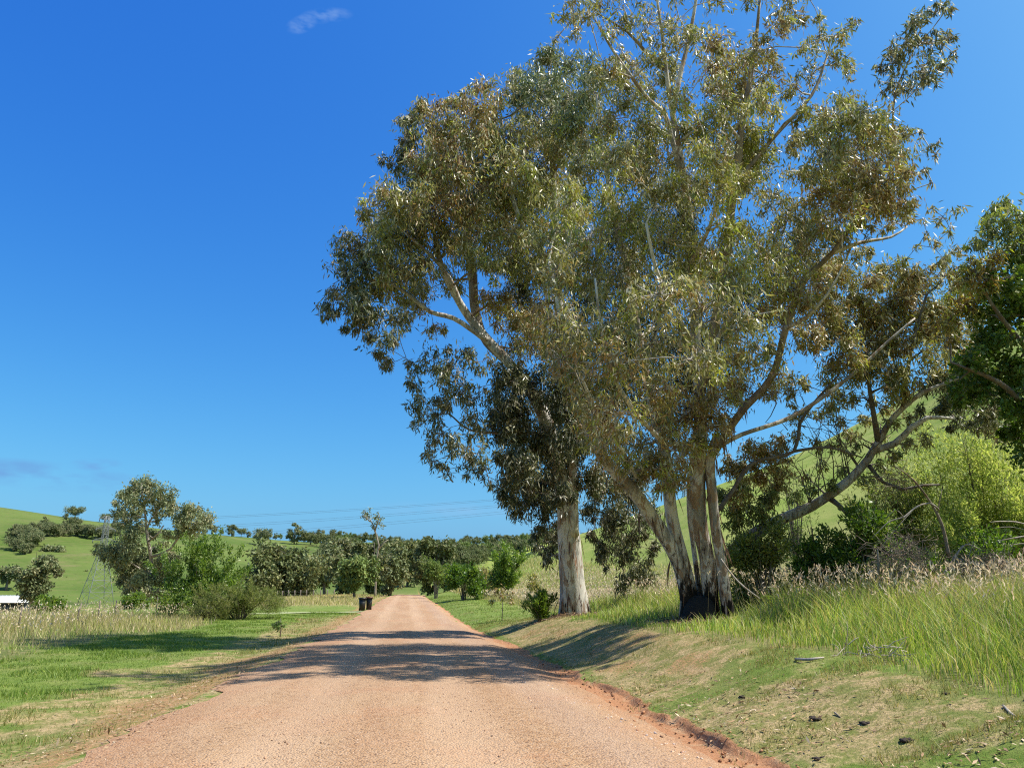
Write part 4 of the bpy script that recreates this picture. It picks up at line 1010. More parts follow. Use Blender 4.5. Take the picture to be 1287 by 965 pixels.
def tangle(label, px, py, t, w, h, n):
    b = T(px, t); root = empty('stick_tangle', b, label, 'dead twigs', 'tangles of dead twigs')
    mb = MB()
    for i in range(n):
        a = P(px + rng.normal() * w * .45, py + rng.normal() * h * .35, t + rng.normal() * .5)
        d = unit(rng.normal(size=3) * np.array([1, .7, .55])) * rng.uniform(.25, .7)
        m = a + d * .5 + rng.normal(size=3) * .08
        tube(mb, [a, m, a + d + np.array([0, 0, -.1])], [.007, .006, .003], 3, cap=False)
    o = link('twigs', mb.build('twigs', M['bark_brown'], b), root); o['kind'] = 'stuff'


tangle('tangle of grey dead twigs left of the pale forked stick', 1135, 700, 19.4, 45, 40, 380)
tangle('brown heap of dead brushwood below the pale sticks at right', 1240, 712, 19.0, 60, 28, 420)
tangle('grey dead twigs hanging below the fork of the leaning trunk', 1118, 605, 22.6, 36, 28, 150)

# sticks and clods on the mown verge
for lab, pts, r in (('pale straight stick lying where the mown verge meets the tall grass', [(1000, 830), (1020, 831), (1036, 830)], .02),
                    ('thin pale stick at the right edge of the mown verge', [(1262, 893), (1270, 898), (1278, 904)], .012),
                    ('short pale stick in the middle of the mown verge', [(1050, 903), (1057, 907)], .012)):
    q = [G(a, b)[0] + [0, 0, r * 1.2] for a, b in pts]
    stick('fallen_stick', lab, 'stick', [(q, [r] * (len(q) - 1) + [r * .5])], 'bark_dead', 'sticks on the right verge')
mb = MB()
b0 = G(1100, 828)[0]
for i in range(34):
    a = b0 + np.array([rng.normal() * .3, rng.normal() * .25, rng.uniform(.02, .18)]); d = unit(rng.normal(size=3) * np.array([1, 1, .4])) * rng.uniform(.15, .4)
    tube(mb, [a, a + d * .5 + rng.normal(size=3) * .03, a + d], [.007, .006, .003], 3, cap=False)
o = link('twigs', mb.build('twigs', M['bark_dead'], b0), empty('twig_pile', b0, None, 'twigs'), 'stuff'); o = o.parent
tag(o, 'little heap of grey twigs against the front of the tall grass', 'twigs')

for lab, px, py, r in (('largest dark clod on the mown right verge', 1141, 937, .10), ('dark clod near the middle of the right verge, left of a fainter clod', 1025, 906, .075), ('faint dark clod right of the middle of the verge', 1085, 913, .07),
                       ('small dark clod below the heap of grey twigs', 1189, 872, .05), ('dark clod beside the bare earth patch', 932, 878, .06), ('small dark clod at the lower edge of the verge', 1028, 956, .06)):
    p, tt = G(px, py)
    mb = MB()
    for j in range(9):
        rr_ = r * rng.uniform(.2, .55); o3 = np.array([rng.normal() * r * .45, rng.normal() * r * .45, rr_ * .1])
        tube(mb, [o3 - [0, 0, rr_ * .4], o3, o3 + [rr_ * .2, 0, rr_ * .25], o3 + [rr_ * .1, 0, rr_ * .42]], [rr_ * .8, rr_, rr_ * .7, rr_ * .2], 7, .4, j * 1.7)
    o = link('dirt_clod', mb.build('dirt_clod', M['clod'])); o.location = p
    tag(o, lab, 'dirt clod', 'dark clods on the right verge')

# ------------------------------------------------------------------ middle distance: named trees
def crown_tree(name, label, px, t, top_y, w, pal, n, leaf, group=None, trunk_mat='bark_rough', trunk_r=.3, low=.28, clumps=26, droop=.4, mat='gum_far', seed=0, lean=0.0, stems=1):
    b = T(px, t); top = P(px, top_y, t)[2]; h = top - b[2]; R = w * t / F / 2 * 1.16; n = int(n * 1.35); leaf = (leaf[0] * 1.12, leaf[1] * 1.12)
    pl = Plant(name, b, label, 'tree', group)
    for k in range(stems):
        o = (k - (stems - 1) / 2) * trunk_r * 1.6
        e = b + np.array([lean * h + o * 2.5, rng.normal() * .1 * R, h * .8])
        pl.limb('trunk', [b + [o, 0, -.3], b + [o + lean * h * .2 + rng.normal() * .02 * h, 0, h * .3], b + [o * 1.8 + lean * h * .6, 0, h * .55], e], [trunk_r * 1.25, trunk_r * .85, trunk_r * .55, trunk_r * .15], M[trunk_mat], 9, .05, h / 12, seed=k)
    cl = []
    for i in range(clumps):
        d = unit(rng.normal(size=3)); rad = rng.uniform(.35, .95)
        zc = low + (1 - low) * .5; c = b + np.array([d[0] * R * rad + lean * h * .6, d[1] * R * rad, h * (zc + d[2] * rad * (1 - low) * .5)])
        cl.append((c, R * rng.uniform(.16, .42)))
    cl.sort(key=lambda c: np.linalg.norm(c[0][:2] - b[:2]))
    for c, r in cl:
        pl.clump(c, r, n // clumps, leaf[0], leaf[1], pal, droop=droop, sprays=10, out=.3, br=trunk_r * .4, twr=.02, spread=.3, flat=.75)
    pl.finish(M[mat], M[trunk_mat])


def tall_gum():
    t0 = 118.0; b = T(186, t0)
    pl = Plant('gum_tree', b, 'tall grey gum with white limbs standing above the green shrubs on the left', 'tree')
    B = M['bark_dead']
    px_limb(pl, 'trunk', [(186, 772, t0, 4.2), (186, 745, t0, 3.4), (190, 715, t0, 3.0), (188, 690, t0, 2.6), (184, 668, t0, 2.2), (183, 650, t0, 1.8), (180, 628, t0, 1.2), (178, 612, t0, .7)], B, sides=8, step=1.5)
    px_limb(pl, 'limb', [(189, 700, t0, 2.6), (200, 697, t0, 2.2), (214, 690, t0, 2.0), (224, 676, t0, 1.6), (236, 664, t0, 1.0), (248, 655, t0, .6)], B, sides=7, step=1.5)
    px_limb(pl, 'limb', [(187, 680, t0 - 1, 1.8), (192, 676, t0 - 2, 1.5), (200, 669, t0 - 3, 1.2), (206, 660, t0 - 3, .8)], B, sides=7, step=1.5)
    px_limb(pl, 'limb', [(184, 668, t0, 1.6), (188, 655, t0, 1.3), (196, 645, t0 - 1, 1.0), (204, 625, t0 - 1, .6)], B, sides=7, step=1.5)
    px_limb(pl, 'limb', [(187, 720, t0, 1.6), (172, 712, t0 - 1, 1.2), (160, 704, t0 - 1, .7)], B, sides=6, step=1.5)
    c = [(176, 608, 10, .6), (190, 610, 11, .6), (165, 615, 9, .55), (204, 616, 10, .6), (158, 624, 9, .5), (214, 624, 8, .6), (150, 630, 8, .5), (172, 622, 11, .5), (190, 625, 11, .5), (206, 632, 9, .6), (165, 636, 10, .5), (218, 636, 6, .6), (150, 645, 9, .7), (160, 650, 10, .8), (175, 645, 8, .5), (195, 640, 8, .5),
         (232, 642, 9, .8), (245, 646, 10, .9), (255, 652, 9, .9), (240, 656, 11, .9), (225, 652, 10, .8), (254, 662, 8, .8), (262, 660, 5, .6), (228, 665, 10, .8), (215, 645, 9, .6), (244, 668, 8, .7),
         (175, 665, 10, .9), (165, 680, 12, 1), (152, 690, 12, 1), (140, 695, 10, .9), (130, 692, 8, .8), (160, 700, 13, 1.1), (150, 710, 11, 1.1), (172, 700, 13, 1), (180, 712, 13, 1.1), (165, 722, 12, 1.2), (178, 730, 12, 1.2), (155, 728, 8, 1), (196, 712, 11, 1), (205, 705, 9, .9), (200, 725, 11, 1.1), (190, 742, 10, 1), (170, 742, 9, .9), (210, 718, 10, 1), (200, 685, 8, .8), (190, 672, 7, .6), (212, 672, 7, .7), (218, 702, 9, .9), (125, 690, 6, .7), (195, 655, 6, .5), (205, 745, 10, 1)]
    cl = [(x, y, r, t0 + rng.uniform(-3.5, 3.5), d) for x, y, r, d in c]
    for x, y, r, t, d in order(cl, pl):
        rw = r * t / F * 1.22
        pl.clump(P(x, y, t), rw, int(9.0 * d * math.pi * rw * rw / .05), .42, .17, 'grey', droop=.6, sprays=9, br=.12, twr=.03, spread=.28)
    pl.finish(M['gum_far'], B)


tall_gum()


def dead_tree():
    t0 = 125.0; b = T(472, t0)
    pl = Plant('dead_gum_tree', b, 'half-dead gum with bare bleached white trunk rising above the roadside trees', 'tree')
    B = M['bark_dead']
    px_limb(pl, 'trunk', [(471, 752, t0, 3.6), (472, 735, t0, 3.0), (472, 715, t0, 3.0), (474, 698, t0, 2.6), (476, 685, t0, 2.3), (473, 672, t0, 2.0), (469, 660, t0, 1.6), (464, 650, t0, 1.2), (459, 643, t0, .8)], B, sides=8, step=1, lump=.12, thick=.45)
    px_limb(pl, 'limb', [(471, 668, t0, 1.4), (474, 658, t0, 1.1), (477, 648, t0, .7)], B, sides=6, step=1)
    px_limb(pl, 'limb', [(476, 690, t0, 1.3), (482, 682, t0, .9), (488, 678, t0, .5)], B, sides=6, step=1)
    px_limb(pl, 'limb', [(465, 655, t0, 1.0), (460, 650, t0 - 1, .7), (456, 646, t0 - 1, .4)], B, sides=5, step=1)
    for x, y, r, d in ((458, 643, 5, .9), (464, 650, 5, .8), (473, 652, 6, .7), (478, 655, 5, .7), (470, 660, 5, .6), (455, 648, 3, .7), (476, 645, 3, .6), (481, 662, 3, .5), (465, 640, 3, .5)):
        rw = r * t0 / F
        pl.clump(P(x, y, t0), rw, int(2 * d * math.pi * rw * rw / .05), .5, .2, 'grey', droop=.6, sprays=6, br=.07, twr=.025)
    pl.finish(M['gum_far'], B)


dead_tree()
MG = 'mid-distance trees around the road end'
crown_tree('broad_tree', 'broad dark dome-shaped tree at the foot of the left hill behind the olive bush', 357, 135, 682, 84, 'fardark', 17000, (.62, .3), MG, low=.0, clumps=40, trunk_r=.4)
crown_tree('gum_tree', 'grey green rounded tree right of the broad dark dome-shaped tree', 408, 165, 679, 48, 'far', 7000, (.7, .34), MG, low=.0, clumps=24)
crown_tree('gum_tree', 'brownish grey tree behind the yellow-green roadside tree', 428, 172, 672, 48, 'far', 7000, (.7, .34), MG, low=.0, clumps=24)
crown_tree('gum_tree', 'yellow-green tree with a slim dark trunk close behind the two bins', 446, 112, 688, 42, 'fargreen', 8000, (.44, .2), MG, low=.1, clumps=26, trunk_r=.18)
crown_tree('gum_tree', 'rounded grey tree right of the bleached dead trunk', 490, 140, 684, 36, 'far', 6500, (.56, .28), MG, low=.02, clumps=22)
crown_tree('gum_tree', 'dark tree directly behind the bleached dead trunk', 468, 175, 664, 56, 'fardark', 8000, (.7, .34), MG, low=.0, clumps=24)
crown_tree('gum_tree', 'large dark green tree right of the road end behind the roadside shrubs', 548, 150, 668, 50, 'fardark', 9000, (.6, .3), MG, low=.02, clumps=28)
crown_tree('gum_tree', 'dark forest-edge tree standing over the green gap at the road end', 512, 215, 668, 40, 'fardark', 5000, (.8, .4), MG, low=.0)
crown_tree('gum_tree', 'old gum with white forked limbs behind the small bush and white roofed shed', 40, 112, 694, 42, 'far', 6000, (.42, .2), MG, low=.22, trunk_mat='bark_dead', trunk_r=.35, lean=.05, clumps=20)
crown_tree('gum_tree', 'rounded grey tree cut by the left edge of the view', 6, 190, 708, 26, 'far', 3500, (.6, .3), MG, low=.2, clumps=16)
crown_tree('gum_tree', 'single grey tree with visible trunk on the lower left hillside', 58, 250, 690, 27, 'far', 3500, (.8, .4), MG, low=.25, clumps=16)
crown_tree('bush', 'rounded dark bush at the foot of the lattice tower', 102, 225, 746, 22, 'fardark', 2500, (.7, .35), MG, low=.0, clumps=12)
crown_tree('bush', 'low dark bush just left of the bush at the tower foot', 82, 215, 752, 14, 'fardark', 1200, (.6, .3), MG, low=.0, clumps=8)
crown_tree('bush', 'dark low shrubbery at the foot of the tall left gum', 205, 128, 738, 34, 'fardark', 3500, (.5, .24), MG, low=.0, clumps=14)

# thin saplings beside the road
def sapling(label, px, base_y, top_y, w, pal, n, t):
    b = T(px, t); h = P(px, top_y, t)[2] - b[2]; R = w * t / F / 2
    pl = Plant('sapling', b, label, 'sapling', 'young trees beside the road')
    pl.limb('trunk', [b - [0, 0, .1], b + [.02, 0, h * .5], b + [-.03, 0, h]], [.03, .022, .008], M['bark_rough'], 6, 0, .2)
    for i in range(7):
        d = rng.normal(size=3)
        pl.clump(b + np.array([d[0] * R * .6, d[1] * R * .6, h * rng.uniform(.5, .95)]), R * .42, n // 7, .19, .05, pal, droop=.8, sprays=6, br=.012, twr=.006)
    pl.finish(M['gum'], M['bark_rough'])


sapling('thin sapling with drooping purplish leaves on the right lawn before the shrubs', 631, 768, 738, 22, 'brown', 700, 43)
sapling('tiny dark sapling at the left edge of the road beside the first shadow', 356, 789, 776, 13, 'bush', 120, 33)


# ------------------------------------------------------------------ distant hill trees: prototypes copied one by one
def proto(name, h, R, pal, n, low, tr, clumps, seed):
    root = empty(name, (0, 0, -500), None, 'tree')
    pl = Plant.__new__(Plant); pl.base = np.zeros(3); pl.root = root; pl.nodes = []; pl.nr = []; pl.lv = []; pl.tw = MB(); pl.has_tw = False
    pl.limb('trunk', [(0, 0, -.8), (.2 * R * rng.normal() * .3, 0, h * .3), (.1 * R, .1 * R, h * .7)], [tr, tr * .7, tr * .3], M['bark_rough'], 6, 0, h / 6)
    for i in range(clumps):
        d = unit(rng.normal(size=3)); rad = rng.uniform(.4, .85)
        c = np.array([d[0] * R * rad, d[1] * R * rad, h * (low + (1 - low) * .5 + d[2] * rad * (1 - low) * .5)])
        C, D, L, Wd, cc, _ = cluster_leaves(c, R * rng.uniform(.2, .4), n * 2 // clumps, .55, .3, pal, .4, 7, .3, .7)
        pl.lv.append((C, D, L, Wd, cc))
    pl.finish(M['gum_far'], M['bark_rough'])
    return root


protos = [proto('hill_tree', 9, 4.6, 'far', 2600, .08, .3, 16, 1), proto('hill_tree', 10, 4.0, 'far', 2600, .05, .3, 16, 2), proto('hill_tree', 11, 6.0, 'fardark', 3200, .03, .35, 20, 3),
          proto('hill_tree', 8, 6.2, 'far', 2400, .3, .3, 18, 4), proto('hill_tree', 12, 5.2, 'fardark', 3000, .03, .35, 18, 5), proto('hill_tree', 9, 4.4, 'fargreen', 2200, .12, .3, 16, 6)]
used = [False] * len(protos); ph = [9, 10, 11, 8, 12, 9]


def hill_tree(kind, loc, h, label, group, sx=1.0):
    o = protos[kind] if not used[kind] else copy_tree(protos[kind])
    used[kind] = True
    k = h / ph[kind]
    o.location = [float(a) for a in loc]; o.rotation_euler = (0, 0, float(rng.uniform(0, 6.28))); o.scale = (k * sx, k * sx, k)
    o['label'] = label; o['category'] = 'tree'; o['group'] = group


def place(px, py, hpx, kind, label, group, sx=1.0):
    p, t = G(px, py)
    while t > 900: py += .7; p, t = G(px, py)
    hill_tree(kind, p, hpx * t / F, label, group, sx)


SG = 'scattered trees on the left hill'
place(94, 650, 16, 3, 'flat-topped dark tree alone on the skyline of the left hill', SG, 1.1)
place(83, 653, 9, 0, 'small tree beside the flat-topped tree on the left skyline', SG)
place(132, 655, 11, 3, 'small skyline tree just left of the tall gum', SG)
place(332, 663, 12, 0, 'skyline tree right above a wider hillside tree', SG)
place(330, 686, 22, 3, 'wide spreading grey tree with a dark shadow on the left hillside', SG, .95)
place(370, 684, 28, 1, 'tall rounded grey tree standing on the right shoulder of the left hill', SG, 1.2)
place(401, 670, 9, 3, 'tiny flat-topped tree alone on the skyline left of the forest', SG)
place(420, 680, 18, 0, 'dark tree where the forest edge meets the skyline', SG)
place(60, 722, 28, 0, 'grey tree on the lower left slope below the dark tree belt', SG)
ORD = ['first', 'second', 'third', 'fourth', 'fifth', 'sixth', 'seventh', 'last']
for i, (x, y, h, k) in enumerate(((268, 660, 13, 0), (278, 661, 10, 1), (291, 664, 17, 0), (303, 664, 11, 3), (312, 665, 9, 0), (346, 668, 9, 1), (352, 672, 8, 5), (382, 676, 12, 1))):
    place(x, y, h, k, ORD[i] + ' small grey tree, from the tall gum rightwards, of the thin skyline row', 'row of small trees on the left hill skyline')
BG = 'belt of grey trees across the left hill'
for i in range(46):
    a = i / 46
    if i < 34:
        x = 14 + a * 46 / 34 * 136 + rng.normal() * 2; y = 668 + rng.normal() * 3 + (4 if x > 60 else 8 * (60 - x) / 46) * 1.2
        h = rng.uniform(13, 19)
    else:
        x = 20 + rng.uniform(-6, 26); y = 676 + (i - 34) * 1.9; h = rng.uniform(15, 20)
    place(x, y, h, int(rng.choice([0, 0, 1, 3])), 'grey gum in the crowded belt running along the left hill below its skyline' if i < 34 else 'grey gum in the dense column of trees hanging down from the belt at far left', BG)
FG = 'forest trees on the distant ridge'
# forest covering the far ridge, tree by tree, from the green gap up to the skyline
cnt = 0
xs = np.linspace(385, 700, 30)
for row, (yf, hmin, hmax) in enumerate(((0.0, 13, 18), (.22, 14, 20), (.46, 17, 23), (.70, 20, 27), (.92, 22, 30))):
    for x in xs + rng.uniform(-5, 5, len(xs)) + row * 3:
        e_ = np.interp(x, FAR_PX, FAR_E) * .985 - .0035; top = CY - F * (e_ * CP - SP) / (CP + e_ * SP); bot = np.interp(x, [385, 440, 500, 530, 600, 640, 680, 720], [700, 722, 722, 718, 722, 704, 692, 686])
        y = top + (bot - top) * yf + rng.uniform(-2, 2)
        if x > 600 and row > 3: continue
        if x < 405 and row > 1: continue
        k = int(rng.choice([0, 1, 2, 4, 4, 2, 5]))
        place(x, y, rng.uniform(hmin, hmax), k, ['gum crowning the distant forested ridge against the sky', 'gum just below the crest of the distant forested ridge', 'gum halfway down the distant forested slope', 'gum low on the distant forested slope', 'gum along the bottom edge of the distant forest'][row], FG, rng.uniform(.9, 1.3)); cnt += 1


# ------------------------------------------------------------------ lattice tower and lines
def lattice(label, px, t, h, w, yaw):
    b = T(px, t); root = empty('pylon', b, label, 'pylon', 'power pylons', yaw)
    def wd(z): return w * (1 - .80 * min(1, z / (h * .62))) if z < h * .62 else w * .20 * (1 - .35 * (z - h * .62) / (h * .38))
    zs = [0, .14, .27, .39, .50, .58, .65, .72, .79, .86, .93, 1.0]
    zs = [a * h for a in zs]
    cor = [(-1, -1), (1, -1), (1, 1), (-1, 1)]
    r = .075
    for cx_, cy_ in cor:
        mb = MB(); tube(mb, [(cx_ * wd(z) / 2, cy_ * wd(z) / 2, z - (.6 if z == 0 else 0)) for z in zs], [r] * len(zs), 5)
        link('leg', mb.build('leg', M['steel']), root)
    mb = MB()
    for i in range(len(zs) - 1):
        a, c = zs[i], zs[i + 1]
        for k in range(4):
            p, q = cor[k], cor[(k + 1) % 4]
            A = lambda s_, z: np.array([s_[0] * wd(z) / 2, s_[1] * wd(z) / 2, z])
            for u_, v_ in ((A(p, a), A(q, c)), (A(q, a), A(p, c)), (A(p, c), A(q, c))):
                tube(mb, [u_, v_], [.032, .032], 4, cap=False)
    link('bracing', mb.build('bracing', M['steel']), root)
    arms = []
    for z, L in ((h * .72, w * .42), (h * .85, w * .36), (h * .97, w * .28)):
        for sg in (-1, 1):
            mb = MB(); e = np.array([sg * L, 0, z]); ww = wd(z) / 2
            for yy in (-ww, ww):
                tube(mb, [(sg * ww, yy, z), e], [.055, .04], 4, cap=False); tube(mb, [(sg * ww, yy, z + h * .03), e], [.05, .04], 4, cap=False)
            link('cross_arm', mb.build('cross_arm', M['steel']), root)
            mb = MB(); tube(mb, [e, e - [0, 0, h * .035]], [.09, .09], 6)
            link('insulator', mb.build('insulator', M['wire']), root)
            cs, sn = math.cos(yaw), math.sin(yaw); q = e - np.array([0, 0, h * .035])
            arms.append(b + np.array([q[0] * cs - q[1] * sn, q[0] * sn + q[1] * cs, q[2]]))
    return arms


tp = 178.0
bz = T(122, tp)[2]
h1 = P(122, 646, tp)[2] - bz
a1 = lattice('steel lattice power pylon standing on the flat below the left hill', 122, tp, h1, 6.0, .7)
t2 = 190.0
h2 = P(868, 598, t2)[2] - T(868, t2)[2]
a2 = lattice('steel lattice power pylon hidden among the big gum stems on the right hill', 868, t2, h2, 4.0, .5)
pos = ['lower', 'lower', 'middle', 'middle', 'upper', 'upper']
for i, (p, q) in enumerate(zip(a1, a2)):
    tt = np.linspace(0, 1, 40)[:, None]
    pts = p * (1 - tt) + q * tt; pts[:, 2] -= (4 * tt * (1 - tt))[:, 0] * 1.2
    mb = MB(); tube(mb, pts, np.full(40, .018), 4, cap=False)
    o = link('power_line', mb.build('power_line', M['wire'], p)); o.location = p
    tag(o, f'thin {pos[i]} power line crossing the sky, {"far" if i % 2 else "near"} wire of its pair', 'power line', 'power lines over the road')


# ------------------------------------------------------------------ bins
def bin_(label, px, t, rz, lidm):
    b = T(px, t); root = empty('wheelie_bin', b, label, 'bin', 'wheelie bins beside the road', rz)
    w, d, h = .50, .56, .86
    mb = MB(); box(mb, (0, 0, h / 2 + .03), (w, d, h), 0, .74); box(mb, (0, 0, h + .02), (w + .05, d + .05, .05))
    link('body', mb.build('body', M['bin'], sm=False), root)
    mb = MB(); box(mb, (0, -.01, h + .075), (w + .07, d + .09, .05), 0, 1.0); box(mb, (0, -.01, h + .115), (w - .02, d - .02, .03), 0, 1.1)
    lid = link('lid', mb.build('lid', lidm, sm=False), root)
    mb = MB(); tube(mb, [(-w / 2, d / 2 + .06, h), (w / 2, d / 2 + .06, h)], [.018, .018], 6); link('handle', mb.build('handle', M['bin']), root)
    for sg in (-1, 1):
        mb = MB(); tube(mb, [(sg * w * .36 - .03, d * .36, .10), (sg * w * .36 + .03, d * .36, .10)], [.10, .10], 12); link('wheel', mb.build('wheel', M['rubber']), root)
    mb = MB(); tube(mb, [(-w * .36, d * .36, .10), (w * .36, d * .36, .10)], [.015, .015], 6); link('axle', mb.build('axle', M['wire']), root)


bin_('larger dark wheelie bin standing left of its pair beside the road', 456, 60.0, .2, M['bin_lid_dark'])
bin_('smaller dark wheelie bin with reddish lid, nearer the gravel', 464.5, 60.6, .05, M['bin_lid'])


# ------------------------------------------------------------------ shed, fences
def shed():
    t = 118; b = T(12, t); root = empty('farm_shed', b, 'low dark shed with a bright white metal roof at the left edge', 'shed', None, .25)
    mb = MB(); box(mb, (-2, 0, .9), (9.0, 4, 2.2)); link('wall', mb.build('wall', M['shedwall'], sm=False), root)
    mb = MB()
    v = np.array([[-7, -2.5, 2.02], [3, -2.5, 2.02], [3, 2.5, 3.0], [-7, 2.5, 3.0]]); v2 = v + [0, 0, .12]
    mb.add(np.concatenate([v, v2]), [[0, 3, 2, 1], [4, 5, 6, 7], [0, 1, 5, 4], [1, 2, 6, 5], [2, 3, 7, 6], [3, 0, 4, 7]])
    for x in np.arange(-6.8, 3, .5):
        a = np.array([[x - .04, -2.5, 2.14], [x + .04, -2.5, 2.14], [x + .04, 2.5, 3.12], [x - .04, 2.5, 3.12]])
        mb.add(np.concatenate([a, a + [0, 0, .04]]), [[4, 5, 6, 7], [0, 1, 5, 4], [1, 2, 6, 5], [2, 3, 7, 6], [3, 0, 4, 7]])
    link('roof', mb.build('roof', M['roof'], sm=False), root)
    for x in (-3.5, .5):
        mb = MB(); box(mb, (x, -2.02, 1.0), (1.6, .08, 1.4)); link('door', mb.build('door', plain('shed_door', (.035, .04, .045), .6), sm=False), root)


shed()


def fence(label, pts, n, h, wires, r=.06, stay=None):
    pts = [np.asarray(p, float) for p in pts]
    root = empty('wire_fence', pts[0], label, 'fence', 'wire fences in the paddocks')
    P_ = []
    for i in range(n):
        f = i / (n - 1) * (len(pts) - 1); k = min(int(f), len(pts) - 2); q = pts[k] * (1 - (f - k)) + pts[k + 1] * (f - k); q[2] = H(q[0], q[1]); P_.append(q)
    for q in P_:
        mb = MB(); hh = h * rng.uniform(.92, 1.08)
        tube(mb, [q - [0, 0, .3], q + [rng.normal() * .02, 0, hh * .6], q + [rng.normal() * .03, 0, hh]], [r, r * .95, r * .85], 7)
        link('post', mb.build('post', M['post'], pts[0]), root)
    for k in range(wires):
        mb = MB(); tube(mb, [q + [0, 0, h * (.3 + .6 * k / max(1, wires - 1))] for q in P_], [.004] * n, 3, cap=False)
        link('wire', mb.build('wire', M['wire'], pts[0]), root)


fence('old post and wire fence in the long pale grass left of the road', [T(-60, 34), T(103, 42), T(148, 50), T(240, 62)], 7, 1.15, 3, .045)
fence('grey post fence below the broad dark dome-shaped tree', [T(330, 125), T(355, 125), T(385, 128), T(420, 134)], 13, 1.2, 4, .10)
fence('dark post fence half hidden in scrub at the right edge', [T(1245, 27), T(1271, 25.5), T(1330, 23.5)], 4, 2.7, 3, .07)


# ------------------------------------------------------------------ grass, litter, stones (nobody could count these)
def blades(name, label, X, Y, h, w, lean, cols, mat, seg=1, tipcol=None, zoff=None):
    n = len(X); Z = H(X, Y) - .01
    b = np.stack([X, Y, Z], 1)
    a = rng.random(n) * 6.283; s = np.stack([np.cos(a), np.sin(a), 0 * a], 1)
    la = rng.random(n) * 6.283; ld = np.stack([np.cos(la), np.sin(la), 0 * la], 1) * (lean * h)[:, None]
    up = np.zeros((n, 3)); up[:, 2] = h
    w = w[:, None]
    if seg == 1:
        v = np.stack([b - s * w / 2, b + s * w / 2, b + up * .97 + ld], 1); f = np.arange(n * 3).reshape(n, 3)
        me = mesh(name, v.reshape(-1, 3), f, mat, {'col': np.repeat(cols, 3, 0)})
    else:
        m = b + up * .58 + ld * .25
        v = np.stack([b - s * w / 2, b + s * w / 2, m + s * w * .42, m - s * w * .42, b + up * .97 + ld], 1)
        i = np.arange(n)[:, None] * 5
        c = np.repeat(cols, 5, 0).reshape(n, 5, 3)
        if tipcol is not None: c = c.copy(); c[:, 4] = tipcol
        me = mesh(name, v.reshape(-1, 3), [i + np.array([[0, 1, 2, 3]]), i + np.array([[3, 2, 4]])], mat, {'col': c.reshape(-1, 3)})
    o = link(name, me, None, 'stuff'); o['label'] = label
    return b, up, ld


def pick(cols, n, var=.3):
    cols = np.array(cols); return cols[rng.integers(0, len(cols), n)] * (1 - var + 2 * var * rng.random(n))[:, None]


def scatter(n, u0, u1, s0, s1, fn, log=True):
    X = rng.uniform(u0, u1, n); Y = np.exp(rng.uniform(math.log(s0), math.log(s1), n)) if log else rng.uniform(s0, s1, n)
    keep = rng.random(n) < fn(X, Y)
    return X[keep], Y[keep]


def short_ok(X, Y):
    d, dr, ta, fa, tn = cover(X, Y)
    return np.clip((1 - d * .93) * (1 - ta) * (1 - dr * .72), 0, 1)


GREEN = [(.145, .235, .035), (.20, .285, .05), (.115, .19, .028), (.245, .30, .065)]
VERGE = [(.19, .20, .055), (.23, .23, .075), (.15, .17, .045), (.34, .28, .12), (.44, .34, .17)]
X, Y = scatter(200000, 3.4, 9, 4.2, 45, short_ok)
blades('short_grass', 'short mown grass on the right verge', X, Y, rng.uniform(.02, .065, len(X)) * (.6 + 1.4 * smooth(.52, .68, fbm(X * 1.2, Y * 1.2, 95))), .004 + .0005 * Y, rng.uniform(0, 1.0, len(X)), pick(VERGE, len(X)), M['grass'])
X, Y = scatter(190000, -13, -3.2, 8, 62, short_ok)
gd = cover(X, Y)[1] > .45
c = pick(GREEN, len(X)); c[gd] = pick(VERGE, int(gd.sum()))
blades('short_grass', 'short bright green lawn grass left of the road', X, Y, rng.uniform(.025, .085, len(X)) * (.6 + 1.3 * smooth(.52, .68, fbm(X * 1.1, Y * 1.1, 93))), .004 + .0006 * Y, rng.uniform(0, 1.0, len(X)), c, M['grass'])
X, Y = scatter(50000, 3.4, 22, 40, 130, lambda x, y: short_ok(x, y) * .9)
blades('short_grass', 'short green grass on the far right lawn', X, Y, rng.uniform(.04, .10, len(X)), .0007 * Y, rng.uniform(0, .9, len(X)), pick(GREEN + VERGE[:2], len(X)), M['grass'])


def tall_ok(X, Y): return cover(X, Y)[2]


TALL = [(.22, .34, .055), (.30, .41, .075), (.18, .29, .048), (.37, .42, .11), (.45, .45, .16)]
PALE = [(.44, .37, .19), (.52, .42, .24), (.34, .31, .12), (.27, .29, .09), (.56, .46, .30)]
# right bank
X, Y = scatter(96000, 5.2, 19, 4, 40, tall_ok)
hh = .16 + .78 * smooth(5.6, 10.0, X + (fbm(X * .8, Y * .8, 61) - .5) * 2.0); hh = hh * rng.uniform(.55, 1.2, len(X))
pl_ = smooth(8, 13, X + rng.normal(size=len(X)) * 2.4)
for bx, t_, rr0 in ((885, 21.0, 2.6), (872, 19.3, 2.0), (720, 31.0, 3.0), (716, 29.0, 2.4)):
    bb = T(bx, t_); hh = hh * (.22 + .78 * smooth(.7, rr0, np.hypot(X - bb[0], Y - bb[1])))
tuft = fbm(X * 1.3, Y * 1.3, 63); hh = hh * (.55 + .9 * tuft)
cc = np.where((rng.random(len(X)) < pl_ * .66 + .10)[:, None], pick(PALE, len(X)), pick(TALL, len(X))) * (.65 + .8 * fbm(X * .9 + 40, Y * .9, 65))[:, None]
blades('tall_grass', 'tall green grass on the right bank turning pale further back', X, Y, hh, .006 + .00055 * Y, rng.uniform(.1, .7, len(X)), cc, M['grass'], 2)
